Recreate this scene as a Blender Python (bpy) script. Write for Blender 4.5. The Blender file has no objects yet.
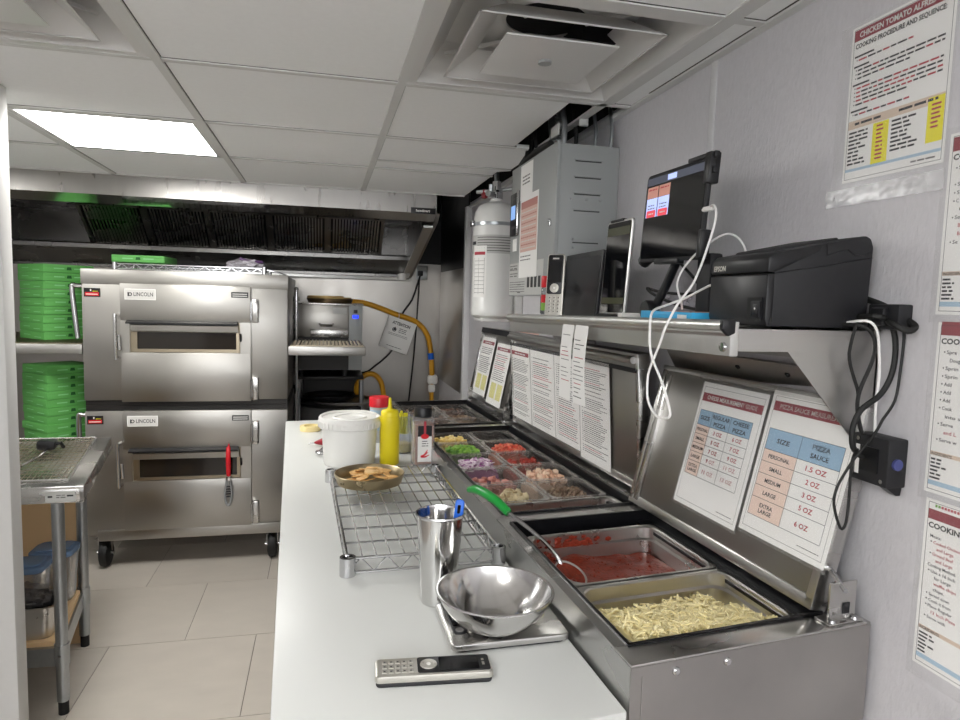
import bpy, bmesh, math, random
from mathutils import Vector, Matrix, noise
random.seed(11)
PI = math.pi
SC = bpy.context.scene
COL = SC.collection

# ------------------------------------------------------------------ materials
def lin(h):
    h = h.lstrip('#')
    o = []
    for i in (0, 2, 4):
        c = int(h[i:i+2], 16) / 255
        o.append(c / 12.92 if c <= .04045 else ((c + .055) / 1.055) ** 2.4)
    return (*o, 1)

def mat(name, col, rough=.5, metal=0., spec=.5, noise_s=None, bump=0., var=0., stretch=(1, 1, 1), rvar=0., emit=None, estr=0., alpha=None, trans=0., ior=1.45, coat=0.):
    m = bpy.data.materials.new(name); m.use_nodes = True
    nt = m.node_tree; b = nt.nodes['Principled BSDF']
    c = lin(col) if isinstance(col, str) else (*col, 1)
    b.inputs['Base Color'].default_value = c
    b.inputs['Roughness'].default_value = rough
    b.inputs['Metallic'].default_value = metal
    b.inputs['Specular IOR Level'].default_value = spec
    b.inputs['IOR'].default_value = ior
    b.inputs['Transmission Weight'].default_value = trans
    b.inputs['Coat Weight'].default_value = coat
    if alpha is not None: b.inputs['Alpha'].default_value = alpha
    if emit:
        b.inputs['Emission Color'].default_value = lin(emit); b.inputs['Emission Strength'].default_value = estr
    if noise_s:
        tc = nt.nodes.new('ShaderNodeTexCoord'); mp = nt.nodes.new('ShaderNodeMapping'); mp.inputs['Scale'].default_value = stretch
        nz = nt.nodes.new('ShaderNodeTexNoise'); nz.inputs['Scale'].default_value = noise_s; nz.inputs['Detail'].default_value = 4
        nt.links.new(tc.outputs['Object'], mp.inputs[0]); nt.links.new(mp.outputs[0], nz.inputs['Vector'])
        if var:
            mx = nt.nodes.new('ShaderNodeMix'); mx.data_type = 'RGBA'
            mx.inputs[6].default_value = tuple(max(0, x * (1 - var)) for x in c[:3]) + (1,)
            mx.inputs[7].default_value = tuple(min(1, x * (1 + var)) for x in c[:3]) + (1,)
            nt.links.new(nz.outputs['Fac'], mx.inputs[0]); nt.links.new(mx.outputs[2], b.inputs['Base Color'])
        if rvar:
            mr = nt.nodes.new('ShaderNodeMapRange'); mr.inputs[1].default_value = .3; mr.inputs[2].default_value = .7
            mr.inputs[3].default_value = rough - rvar; mr.inputs[4].default_value = rough + rvar
            nt.links.new(nz.outputs['Fac'], mr.inputs[0]); nt.links.new(mr.outputs[0], b.inputs['Roughness'])
        if bump:
            bp = nt.nodes.new('ShaderNodeBump'); bp.inputs['Strength'].default_value = bump; bp.inputs['Distance'].default_value = .002
            nt.links.new(nz.outputs['Fac'], bp.inputs['Height']); nt.links.new(bp.outputs[0], b.inputs['Normal'])
    return m

M = {}
M['tile'] = mat('ceiling tile vinyl', '#f0f1f1', .75, noise_s=60, var=.03, bump=.08)
M['tbar'] = mat('ceiling grid paint', '#d2d2d0', .55)
M['gap'] = mat('dark shadow gap', '#4a4845', .9)
M['void'] = mat('ceiling void black', '#1b1b1d', .95)
M['frp'] = mat('pebbled wall panel', '#cac8cb', .42, noise_s=150, bump=.6, var=.08, stretch=(1, 1, .45))
M['seam'] = mat('wall seam strip', '#d6d5d6', .4)
M['partition'] = mat('painted partition', '#c9c8c6', .5, noise_s=45, var=.03, bump=.05)
M['floor'] = mat('floor tile', '#bdb5ab', .42, noise_s=5, var=.1, stretch=(1.2, 2.2, 1), rvar=.05, bump=.02)
M['floor2'] = mat('floor tile warm', '#b9b1a7', .42, noise_s=7, var=.1, stretch=(1.0, 2.5, 1), rvar=.05, bump=.02)
M['grout'] = mat('grout', '#6e6861', .85)
M['steel'] = mat('brushed stainless', (.56, .55, .535), .27, 1., noise_s=5, stretch=(1, 1, 3), rvar=.05, var=.05)
M['steel_h'] = mat('brushed stainless along', (.56, .555, .545), .3, 1., noise_s=3, stretch=(2, .6, 2), rvar=.06, var=.05)
M['wallsteel'] = mat('back wall stainless', (.42, .40, .375), .34, 1., noise_s=3, stretch=(3, 1, 1), var=.1, rvar=.05)
M['goldpan'] = mat('golden pizza pan', '#dcbc7c', .4, .2, noise_s=16, var=.2)
M['wire'] = mat('dull chrome wire', (.40, .40, .405), .25, 1.)
M['crinkle'] = mat('wrinkled clear film', '#f2f2f2', .12, spec=.9, alpha=.3)
M['steel_dull'] = mat('dull stainless', (.48, .47, .455), .38, 1., noise_s=6, stretch=(1, 1, 3), rvar=.08, var=.08)
M['steel_oven'] = mat('oven stainless', (.43, .415, .39), .36, 1., noise_s=4, stretch=(1, 1, 2), rvar=.06, var=.05)
M['mirror'] = mat('polished steel', (.66, .655, .645), .11, 1., noise_s=30, rvar=.04, var=.04)
M['lidsteel'] = mat('lid inner steel', (.36, .35, .33), .36, 1., noise_s=5, var=.12, rvar=.07)
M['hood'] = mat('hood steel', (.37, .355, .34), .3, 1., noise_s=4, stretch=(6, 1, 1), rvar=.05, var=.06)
M['chrome'] = mat('chrome wire', (.58, .58, .59), .16, 1.)
M['galv'] = mat('galvanised leg', (.40, .42, .435), .3, 1., noise_s=20, var=.1)
M['alu'] = mat('aluminium rail', (.70, .70, .685), .38, 1., noise_s=6, stretch=(2, .5, 2), var=.03)
M['pan'] = mat('steel food pan', (.58, .565, .545), .3, 1., noise_s=20, var=.05, rvar=.05)
M['bronze'] = mat('seasoned pan', (.42, .34, .21), .33, 1., noise_s=18, var=.2, rvar=.08)
M['bronze_d'] = mat('dark baked pan', (.16, .11, .06), .4, .8, noise_s=14, var=.3)
M['blackpan'] = mat('black pizza pan', '#141415', .35, .3)
M['board'] = mat('white cutting board', '#d2d3d0', .38, noise_s=9, var=.018, bump=.03, rvar=.05)
M['black'] = mat('black plastic', '#17171a', .38, noise_s=40, rvar=.05)
M['blackm'] = mat('matte black plastic', '#1d1d20', .55, noise_s=90, bump=.05)
M['gasket'] = mat('black gasket', '#101013', .3)
M['rubber'] = mat('black rubber', '#191919', .6)
M['screen'] = mat('dark glass screen', '#0d0e12', .08, spec=.6)
M['charc'] = mat('charcoal screen', '#2b2b2d', .35)
M['white'] = mat('white plastic', '#eceae6', .35)
M['bucket'] = mat('white bucket plastic', '#e9e8e4', .4, noise_s=12, var=.02)
M['paper'] = mat('white paper', '#eeedea', .55)
M['paperg'] = mat('grey paper', '#d7d5d1', .6)
M['ink'] = mat('black ink', '#26262a', .6)
M['inkg'] = mat('grey ink', '#6f6d6c', .6)
M['inkr'] = mat('red ink', '#b23a47', .6)
M['banner'] = mat('maroon banner', '#8c2a38', .5)
M['tblue'] = mat('blue table cell', '#8fb2cd', .5)
M['tpeach'] = mat('peach table cell', '#ecd2c3', .5)
M['yellowp'] = mat('yellow highlight', '#ece31c', .5)
M['yellowl'] = mat('pale yellow cell', '#ded88c', .5)
M['tan'] = mat('tan band', '#d9c4b0', .5)
M['lblue'] = mat('light blue band', '#a9c3d6', .5)
M['green'] = mat('green cardboard', '#66b45c', .6, noise_s=20, var=.05)
M['greend'] = mat('green cardboard slot', '#1e5f27', .7)
M['greenl'] = mat('pale green mark', '#8fd493', .6)
M['card'] = mat('brown cardboard', '#e3c194', .7, noise_s=8, var=.06)
M['yellow'] = mat('mustard yellow', '#e6d21f', .35)
M['hose'] = mat('yellow gas hose', '#d99d22', .4)
M['blue'] = mat('blue plastic', '#1766d6', .35)
M['cyan'] = mat('cyan carton', '#3aa9dc', .45)
M['pinkc'] = mat('pink carton top', '#d99a8c', .5)
M['red'] = mat('red plastic', '#d3202c', .35)
M['dred'] = mat('dark red plastic', '#8e1f2a', .35)
M['gripgreen'] = mat('green handle', '#1f9a3f', .3)
M['enamel'] = mat('white tank enamel', '#e2e2df', .3, coat=.3)
M['panelgrey'] = mat('grey enamel cabinet', '#9a9d9c', .42, noise_s=30, var=.02)
M['panelgreyd'] = mat('slot dark', '#3c3e3e', .7)
M['label'] = mat('label grey', '#bfbfbc', .5)
M['orangep'] = mat('orange sheet', '#d6b4a8', .6)
M['lcd'] = mat('lcd', '#6f93c4', .3, emit='#7fa6e0', estr=.35)
M['cordw'] = mat('white cord', '#f0efed', .4)
M['glassd'] = mat('oven window', '#221d19', .12, spec=.6)
M['ovenwarm'] = mat('oven inner trim', (.42, .36, .27), .35, 1.)
M['led'] = mat('blue led display', '#1a3cff', .4, emit='#1530ff', estr=1.0)
M['scrred'] = mat('screen red', '#c23c48', .3, emit='#d24650', estr=.4)
M['scrorange'] = mat('screen orange', '#a8766a', .3, emit='#b88272', estr=.3)
M['scrblue'] = mat('screen pale blue', '#a9b8ee', .3, emit='#a9b8ee', estr=.45)
M['scrgrey'] = mat('screen bar', '#3b3f4c', .3, emit='#3b3f4c', estr=.35)
M['scrolive'] = mat('screen olive bar', '#34361f', .3, emit='#45472a', estr=.06)
M['lamp'] = mat('lit ceiling panel', '#ffffff', .5, emit='#fffefa', estr=11.5)
M['lamp_fill'] = mat('added fill panel', '#ffffff', .5, emit='#fffefa', estr=5.0)
M['plastic_clear'] = mat('clear tub', '#dfe6ee', .12, trans=.85, ior=1.3, alpha=.55)
M['softred'] = mat('faded red ink', '#b98078', .6)
M['lidblue'] = mat('blue tub lid', '#8fb4e0', .25, trans=.35, alpha=.85)
M['sleeve'] = mat('clear sleeve', '#f4f4f4', .1, spec=.5, alpha=.05)
M['acrylic'] = mat('clear polycarbonate pan', '#a09a94', .15, spec=.5, alpha=.12)
M['acrylic_rim'] = mat('clear polycarbonate rim', '#b5b0aa', .15, spec=.6, alpha=.5)
M['hood_shade'] = mat('greasy hood steel with shade', (.17, .165, .16), .28, 1., noise_s=4, var=.2, rvar=.06)  # inner hood steel coloured darker to carry the shade inside the hood
M['steel_dark'] = mat('dark and shaded steel', '#2f2d2c', .45, .4, noise_s=6, var=.1)
M['residue'] = mat('meat sauce residue', '#8a5646', .35, noise_s=30, var=.3)
M['shade_black'] = mat('black for unlit corner', '#131316', .45)
M['bagp'] = mat('clear bag film', '#dcd8e0', .15, spec=.6, alpha=.55)
M['violet'] = mat('violet strip', '#6b4a7a', .4)
M['plugblue'] = mat('blue grey plug', '#474c80', .4)
M['silver'] = mat('silver plastic', '#c3c0b8', .32, .55)
# foods
M['bagdark'] = mat('clear wrap over dark food', '#77706c', .12, spec=.7, alpha=.35)
M['splash'] = mat('tomato splashes', '#7c2a17', .4, noise_s=120, var=.4)
M['sauce'] = mat('tomato sauce', '#7d2b18', .42, spec=.35, noise_s=130, var=.7, bump=.8)
M['cheese'] = mat('shredded cheese', '#fdf1c0', .5)
M['cheese2'] = mat('shredded cheese pale', '#f8eab2', .5)
M['pepper'] = mat('green pepper', '#86b24a', .4); M['pepper2'] = mat('green pepper dark', '#679a40', .4)
M['onion'] = mat('onion white', '#e5d3df', .4); M['onion2'] = mat('onion purple', '#a867a0', .4)
M['tomato'] = mat('tomato', '#c9513c', .35); M['tomato2'] = mat('tomato orange', '#d67c60', .35)
M['bagw'] = mat('white film bag', '#d9d4dc', .3, spec=.6, alpha=.85)
M['ham'] = mat('ham', '#d99a8f', .5); M['ham2'] = mat('ham dark', '#b5736a', .5)
M['chicken'] = mat('chicken', '#dbb196', .5); M['chicken2'] = mat('chicken pale', '#e7cbb2', .5)
M['mush'] = mat('mushroom', '#cfc09c', .55); M['mush2'] = mat('mushroom dark', '#b09b74', .55)
M['beef'] = mat('beef', '#7a6350', .6); M['beef2'] = mat('beef grey', '#8f7c6a', .6)
M['pine'] = mat('pineapple', '#ddc074', .45); M['pine2'] = mat('pineapple pale', '#e8d59a', .45)
M['olive'] = mat('dark topping', '#5e463f', .45); M['olive2'] = mat('dark topping lighter', '#79594f', .45)
M['pepperoni'] = mat('pepperoni', '#9c3226', .4)
M['dice'] = mat('white cheese cube', '#e9dcc4', .5)
M['dough'] = mat('fried crust chip', '#d6a868', .6, noise_s=60, var=.15); M['dough2'] = mat('pale crust chip', '#e3c08a', .6)
M['chili'] = mat('red pepper flakes', '#b98b74', .7, noise_s=120, var=.4)

# FRP wall: stippled vertical pebbles
# ------------------------------------------------------------------ mesh builder
class MB:
    """Collects geometry; frame F (a matrix or a function) carries it to world space."""
    def __init__(self, F=None):
        self.v = []; self.f = []; self.fm = []; self.mats = []; self.F = F
    def mi(self, m):
        m = M[m] if isinstance(m, str) else m
        if m not in self.mats: self.mats.append(m)
        return self.mats.index(m)
    def put(self, p, F=None):
        p = Vector(p)
        if F is not None: p = F(p) if callable(F) else F @ p
        if self.F is not None: p = self.F(*p) if callable(self.F) else self.F @ p
        self.v.append(p); return len(self.v) - 1
    def add(self, vs, fs, m, F=None):
        o = len(self.v); k = self.mi(m)
        for p in vs: self.put(p, F)
        for f in fs:
            self.f.append([i + o for i in f]); self.fm.append(k)
        return self
    def addbm(self, bm, m, F=None):
        bm.verts.index_update()
        self.add([v.co.copy() for v in bm.verts], [[v.index for v in f.verts] for f in bm.faces], m, F); bm.free(); return self
    def box(self, a, b, m, bev=0., F=None, seg=2):
        a, b = [min(p, q) for p, q in zip(a, b)], [max(p, q) for p, q in zip(a, b)]
        return self._box(a, b, m, bev, F, seg)
    def _box(self, a, b, m, bev, F, seg):
        x0, y0, z0 = a; x1, y1, z1 = b
        vs = [(x0, y0, z0), (x1, y0, z0), (x1, y1, z0), (x0, y1, z0), (x0, y0, z1), (x1, y0, z1), (x1, y1, z1), (x0, y1, z1)]
        fs = [(0, 3, 2, 1), (4, 5, 6, 7), (0, 1, 5, 4), (1, 2, 6, 5), (2, 3, 7, 6), (3, 0, 4, 7)]
        if not bev: return self.add(vs, fs, m, F)
        bm = bmesh.new(); bv = [bm.verts.new(p) for p in vs]
        for f in fs: bm.faces.new([bv[i] for i in f])
        bmesh.ops.bevel(bm, geom=list(bm.edges), offset=bev, segments=seg, profile=.5, affect='EDGES')
        return self.addbm(bm, m, F)
    def prism(self, poly, axis, lo, hi, m, bev=0., F=None):
        n = len(poly)
        def P(q, w):
            a, b = q
            return {'x': (w, a, b), 'y': (a, w, b), 'z': (a, b, w)}[axis]
        vs = [P(q, lo) for q in poly] + [P(q, hi) for q in poly]
        fs = [list(range(n))[::-1], [i + n for i in range(n)]] + [(i, (i + 1) % n, (i + 1) % n + n, i + n) for i in range(n)]
        bm = bmesh.new(); bv = [bm.verts.new(p) for p in vs]
        for f in fs: bm.faces.new([bv[i] for i in f])
        bmesh.ops.recalc_face_normals(bm, faces=bm.faces[:])
        if bev: bmesh.ops.bevel(bm, geom=list(bm.edges), offset=bev, segments=2, profile=.5, affect='EDGES')
        return self.addbm(bm, m, F)
    def tube(self, pts, r, m, seg=8, closed=False, F=None, smooth=0, caps=True):
        P = [Vector(p) for p in pts]
        R = list(r) if isinstance(r, (list, tuple)) else None
        for _ in range(smooth):
            Q = []; RR = []
            n = len(P)
            for i in range(n if closed else n - 1):
                a = P[i - 1] if (i > 0 or closed) else P[i]; b = P[i]; c = P[(i + 1) % n]; d = P[(i + 2) % n] if (closed or i + 2 < n) else c
                Q += [b, (b * 9 + c * 9 - a - d) / 16]
                if R: RR += [R[i], (R[i] + R[(i + 1) % n]) / 2]
            if not closed:
                Q.append(P[-1])
                if R: RR.append(R[-1])
            P = Q; R = RR if R else None
        n = len(P); vs = []; fs = []
        up = None
        for i in range(n):
            if closed: t = P[(i + 1) % n] - P[i - 1]
            else: t = P[min(i + 1, n - 1)] - P[max(i - 1, 0)]
            if t.length < 1e-9: t = Vector((0, 0, 1))
            t.normalize()
            if up is None:
                up = Vector((0, 0, 1)) if abs(t.z) < .9 else Vector((1, 0, 0))
            s = t.cross(up)
            if s.length < 1e-6: s = t.cross(Vector((1, .3, 0)))
            s.normalize(); up = s.cross(t).normalized()
            rr = R[i] if R else r
            for k in range(seg):
                a = 2 * PI * (k + .5) / seg
                vs.append(P[i] + s * math.cos(a) * rr + up * math.sin(a) * rr)
        for i in range(n if closed else n - 1):
            j = (i + 1) % n
            for k in range(seg):
                l = (k + 1) % seg
                fs.append((i * seg + k, i * seg + l, j * seg + l, j * seg + k))
        if not closed and caps:
            fs.append(tuple(range(seg))[::-1]); fs.append(tuple((n - 1) * seg + k for k in range(seg)))
        return self.add(vs, fs, m, F)
    def cyl(self, a, b, r, m, seg=16, F=None, r2=None):
        return self.tube([a, b], [r, r if r2 is None else r2], m, seg, F=F)
    def lathe(self, prof, m, c=(0, 0, 0), seg=32, F=None, axis='z'):
        """prof: (r, z) pairs; points with r=0 become poles."""
        vs = []; fs = []; rows = []
        for r, z in prof:
            if r <= 1e-7: rows.append([len(vs)]); vs.append((0, 0, z))
            else:
                rows.append(list(range(len(vs), len(vs) + seg)))
                vs += [(r * math.cos(2 * PI * k / seg), r * math.sin(2 * PI * k / seg), z) for k in range(seg)]
        for A, B in zip(rows, rows[1:]):
            for k in range(seg):
                l = (k + 1) % seg
                if len(A) == 1 and len(B) == 1: continue
                if len(A) == 1: fs.append((A[0], B[l], B[k]))
                elif len(B) == 1: fs.append((A[k], A[l], B[0]))
                else: fs.append((A[k], A[l], B[l], B[k]))
        c = Vector(c)
        def G(p):
            if axis == 'y': p = Vector((p.x, -p.z, p.y))
            if axis == 'x': p = Vector((p.z, p.y, -p.x))
            p = p + c
            if F is not None: p = F(p) if callable(F) else F @ p
            return p
        return self.add(vs, fs, m, G)
    def ring(self, c, R, r, m, seg=28, sseg=8, F=None, axis='z'):
        pts = []
        for k in range(seg):
            a = 2 * PI * k / seg
            q = {'z': (math.cos(a) * R, math.sin(a) * R, 0), 'y': (math.cos(a) * R, 0, math.sin(a) * R), 'x': (0, math.cos(a) * R, math.sin(a) * R)}[axis]
            pts.append(Vector(c) + Vector(q))
        return self.tube(pts, r, m, sseg, closed=True, F=F)
    def rect(self, x0, y0, x1, y1, z, m, F=None):
        return self.add([(x0, y0, z), (x1, y0, z), (x1, y1, z), (x0, y1, z)], [(0, 1, 2, 3)], m, F)
    def text(self, s, x, y, cap, m, z=.0006, w=None, align='L', bold=0., F=None, rot=0.):
        """text in the frame's x-y plane; cap = capital height, w = fitted width"""
        cu = bpy.data.curves.new('lettering', 'FONT'); cu.body = s; cu.size = 1.; cu.resolution_u = 2; cu.offset = bold
        ob = bpy.data.objects.new('lettering', cu); COL.objects.link(ob)
        dg = bpy.context.evaluated_depsgraph_get(); me = bpy.data.meshes.new_from_object(ob.evaluated_get(dg))
        xs = [v.co.x for v in me.vertices]
        if xs:
            lo, hi = min(xs), max(xs); sy = cap / .69; sx = sy if w is None else w / max(hi - lo, 1e-6)
            if align == 'C': off = -(lo + hi) / 2
            elif align == 'R': off = -hi
            else: off = -lo
            c, sn = math.cos(rot), math.sin(rot)
            vs = []
            for v in me.vertices:
                a, b = (v.co.x + off) * sx, v.co.y * sy
                vs.append((x + a * c - b * sn, y + a * sn + b * c, z))
            self.add(vs, [list(p.vertices) for p in me.polygons], m, F)
        bpy.data.objects.remove(ob); bpy.data.curves.remove(cu); bpy.data.meshes.remove(me)
        return self
    def line(self, x0, x1, y, h, m='inkg', z=.0005, words=True, rnd=random):
        """a line of print too small to read: word-length bars"""
        if not words: return self.rect(x0, y, x1, y + h, z, m)
        x = x0
        while x < x1 - h:
            wd = min(rnd.uniform(2.2, 6.5) * h, x1 - x); self.rect(x, y, x + wd, y + h, z, m); x += wd + h * .8
        return self
    def build(self, name, parent=None, origin=None, smooth=40):
        me = bpy.data.meshes.new(name)
        if parent is not None: inv = wmat(parent).inverted()
        else: inv = Matrix.Translation(-Vector(origin)) if origin is not None else Matrix.Identity(4)
        me.from_pydata([inv @ p for p in self.v], [], self.f)
        for m in self.mats: me.materials.append(m)
        me.polygons.foreach_set('material_index', self.fm)
        me.polygons.foreach_set('use_smooth', [smooth > 0] * len(me.polygons))
        if smooth: me.set_sharp_from_angle(angle=math.radians(smooth))
        me.update()
        o = bpy.data.objects.new(name, me); COL.objects.link(o)
        if parent is not None: o.parent = parent
        elif origin is not None: o.location = origin
        return o

def wmat(o):
    m = Matrix.LocRotScale(o.location, o.rotation_euler, o.scale)
    return wmat(o.parent) @ m if o.parent else m

def tag(o, label, cat, group=None, kind=None):
    o['label'] = label; o['category'] = cat
    if group: o['group'] = group
    if kind: o['kind'] = kind
    return o
def thing(name, label, cat, loc=(0, 0, 0), rz=0., group=None):
    o = bpy.data.objects.new(name, None); COL.objects.link(o)
    o.empty_display_size = .05
    o.location = loc; o.rotation_euler = (0, 0, rz)
    return tag(o, label, cat, group)
def struct(o, label=None):
    o['kind'] = 'structure'
    if label: o['label'] = label
    return o
def dup(root, loc=None, label=None, group=None, rz=None):
    def cp(o, par):
        c = o.copy(); COL.objects.link(c)
        if par is not None: c.parent = par
        for ch in list(o.children): cp(ch, c)
        return c
    r = cp(root, None)
    if loc is not None: r.location = loc
    if rz is not None: r.rotation_euler = (0, 0, rz)
    if label: r['label'] = label
    if group: r['group'] = group
    return r
def frame(o, X, Y):
    X = Vector(X).normalized(); Y = Vector(Y); Y = (Y - X * X.dot(Y)).normalized(); Z = X.cross(Y)
    return Matrix(((X.x, Y.x, Z.x, o[0]), (X.y, Y.y, Z.y, o[1]), (X.z, Y.z, Z.z, o[2]), (0, 0, 0, 1)))
def locz(loc, rz=0.): return Matrix.Translation(loc) @ Matrix.Rotation(rz, 4, 'Z')
def part(name, parent, fn, F=None, smooth=40):
    mb = MB(F); fn(mb); return mb.build(name, parent, smooth=smooth)

# prep table frame: u across (0 = front lip, + towards the wall), v along (0 = near end), z height
def TW(u, v, z): return Vector((.424 + u - .045 * v, .811 + .11 * u + v, z))
EY = Vector((-.045, 1, 0)).normalized()
# ------------------------------------------------------------------ the setting
M['greyhalf'] = mat('grey brown unseen wall', '#6d655e', .6)
H = 2.10                                   # ceiling height
GX = [-2.85, -2.24, -1.63, -1.02, -.41, .20, .805]; GY = [-1.8, -1.2, -.59, .02, .63, 1.24, 1.85, 2.46, 3.05, 3.69]
# floor: real tiles on a grout bed, half-bond
mb = MB(); mb.box((-2.5, -1.9, -.05), (.95, 5.2, -.003), 'grout')
rows = [2.99 + .6 * k for k in range(-9, 4)]
for k, y in enumerate(rows):
    x = -.588 + (.3 if k % 2 == 0 else 0) - .6 * 4
    while x < .95:
        a, b = max(x + .0016, -2.5), min(x + .5984, .95)
        if b > a: mb.box((a, y + .0016, -.004), (b, min(y + .5984, 5.2), 0), 'floor' if random.random() < .5 else 'floor2')
        x += .6
struct(mb.build('floor', smooth=0), 'beige rectangular floor tiles with dark joints')
# walls
mb = MB(); mb.box((.89, -1.8, 0), (.95, 5.2, 2.6), 'frp'); mb.box((.8885, 1.428, 0), (.8902, 1.452, H), 'seam', .0006)
mb.box((.8888, -.2, 0), (.8902, -.18, H), 'seam'); struct(mb.build('wall_right'), 'light grey pebbled wall panels with a vertical seam')
mb = MB(); mb.box((-2.5, 5.13, 0), (.95, 5.2, 2.6), 'wallsteel'); struct(mb.build('wall_back'), 'stainless steel back wall behind the ovens')
mb = MB(); mb.box((-2.5, -1.8, 0), (-2.44, 5.2, 2.6), 'frp'); struct(mb.build('wall_left'))
mb = MB(); mb.box((-2.5, -1.9, 0), (.95, -1.84, 1.35), 'greyhalf'); struct(mb.build('wall_low_unseen'))  # low unseen wall, added so steel facing it reflects darker
mb = MB(); mb.box((-2.44, 2.18, 0), (-.902, 2.25, H), 'partition', .004); struct(mb.build('wall_partition'), 'pale grey partition end at the left edge of the view')
mb = MB(); mb.box((.884, 4.12, .9), (.8902, 5.13, H + .3), 'wallsteel', .001); struct(mb.build('trim_1'), 'stainless cladding on the right wall beside the hood')
mb = MB(); mb.box((.855, 4.07, 0), (.89, 4.12, H), 'seam', .002); struct(mb.build('trim_2'), 'pale corner strip where the steel cladding starts')
mb = MB(); mb.box((.880, 4.121, 1.73), (.8838, 5.105, H + .3), 'shade_black'); mb.box((.66, 5.105, 1.79), (.8838, 5.1295, H + .3), 'shade_black'); struct(mb.build('corner_shade'), 'black shade sheet for the unlit corner beside the hood end above the steel cladding')  # black sheets stand in for the unlit corner and its dark reflection
# ceiling void
mb = MB(); mb.box((-2.5, -1.9, 2.56), (.95, 5.2, 2.62), 'void'); mb.box((.884, -1.8, 2.13), (.8895, 4.1, 2.56), 'void')
mb.box((.6, 1.5, 2.42), (.884, 4.1, 2.44), 'void'); mb.box((.58, 1.5, 2.13), (.6, 4.1, 2.44), 'void')
mb.box((.626, 3.69, 2.14), (.884, 3.72, 2.44), 'void'); mb.box((.6, 1.5, 2.13), (.884, 1.52, 2.44), 'void')
struct(mb.build('trim_3'), 'dark void above the suspended ceiling')
# ceiling tiles
LIGHTS = [(-1.02, 2.46), (-1.02, -.59), (-2.24, 2.46)]; DIFF = [(.20, 1.24), (-1.02, 1.24)]
mb = MB()
e = .012
for i in range(len(GX)):
    for j in range(len(GY) - 1):
        x0 = GX[i]; x1 = GX[i + 1] if i + 1 < len(GX) else .89
        y0, y1 = GY[j], GY[j + 1]
        if any(abs(x0 - a) < .01 and abs(y0 - b) < .01 for a, b in LIGHTS + DIFF): continue
        x0 = max(x0, -2.44)
        if i == 5 and j == 6: x1 = .695
        if i == 6 and j in (6, 7, 8): continue
        if i == 5 and j == 7:
            mb.prism([(x0 + .004, y0 + .004), (.755, y0 + .004), (.80, y0 + .30), (.80, y1 - .14), (.755, y1 - .11), (.755, y1), (x0 + .004, y1)], 'z', H, H + .014, 'tile'); continue
        if i == 5 and j == 8:
            mb.prism([(x0 + .004, y0 + .004), (.757, y0 + .004), (.76, y1 + .02), (x0 + .004, y1 + .02)], 'z', H, H + .014, 'tile'); continue
        if x1 > x0: mb.box((x0 + .004, y0 + .004, H), (x1 - .004, y1 - .004, H + .014), 'tile')
struct(mb.build('ceiling', smooth=0), 'white suspended ceiling tiles')
# ceiling grid: tee bars, with the narrow reveal at their far edge
mb = MB()
for x in GX[1:]:
    y1 = 3.70
    if x > .8: mb.box((x - .030, -1.8, H - .0046), (x + .006, 1.83, H + .004), 'tbar'); mb.box((x - .030, 1.83, H - .004), (x - .006, 2.46, H + .004), 'tbar')
    else:
        mb.box((x - .012, -1.8, H - .005), (x + .012, y1, H + .004), 'tbar'); mb.box((x + .012, -1.8, H - .0008), (x + .0145, y1, H + .003), 'gap')
for y in GY[1:-1]:
    xe = .89 if y < 1.9 else (.70 if y < 2.5 else .76)
    mb.box((-2.44, y - .012, H - .004), (xe, y + .010, H + .0035), 'tbar'); mb.box((-2.44, y - .0155, H - .0006), (xe, y - .012, H + .003), 'gap')
mb.box((.212, 2.87, H - .0035), (.80, 2.889, H + .003), 'tbar'); mb.box((.212, 2.8665, H - .0006), (.80, 2.87, H + .003), 'gap')
mb.box((-2.44, 3.672, H - .005), (.76, 3.69, H + .004), 'tbar')
mb.box((.868, -1.8, H - .006), (.8895, 2.0, H + .006), 'tbar'); mb.box((.864, .62, H - .0006), (.868, 1.72, H + .003), 'gap')
mb.box((.868, 2.0, H - .004), (.8895, 4.1, H + .004), 'tbar')
struct(mb.build('trim_4'), 'white ceiling grid bars')

# ------------------------------------------------------------------ ceiling lights and diffusers
def ceiling_light(x, y, label, lamp='lamp'):
    t = thing('ceiling_light', label, 'ceiling light', (x + .305, y + .305, H))
    f = MB(wmat(t))
    for a, b in (((-.293, -.293), (.293, -.270)), ((-.293, .270), (.293, .293)), ((-.293, -.270), (-.270, .270)), ((.270, -.270), (.293, .270))):
        f.box((a[0], a[1], -.004), (b[0], b[1], .03), 'tbar', .001)
    f.build('frame', t)
    part('diffuser', t, lambda m: m.box((-.270, -.270, .0), (.270, .270, .012), lamp), F=wmat(t))
    return t
ceiling_light(*LIGHTS[0], 'square lit ceiling light panel beyond the left air diffuser')
ceiling_light(*LIGHTS[2], 'added unseen fill light panel behind the grey partition', 'lamp_fill')  # unseen dim panel added to brighten the boxes, oven and hood
ceiling_light(*LIGHTS[1], 'lit ceiling light panel behind the camera on the left')

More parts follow.
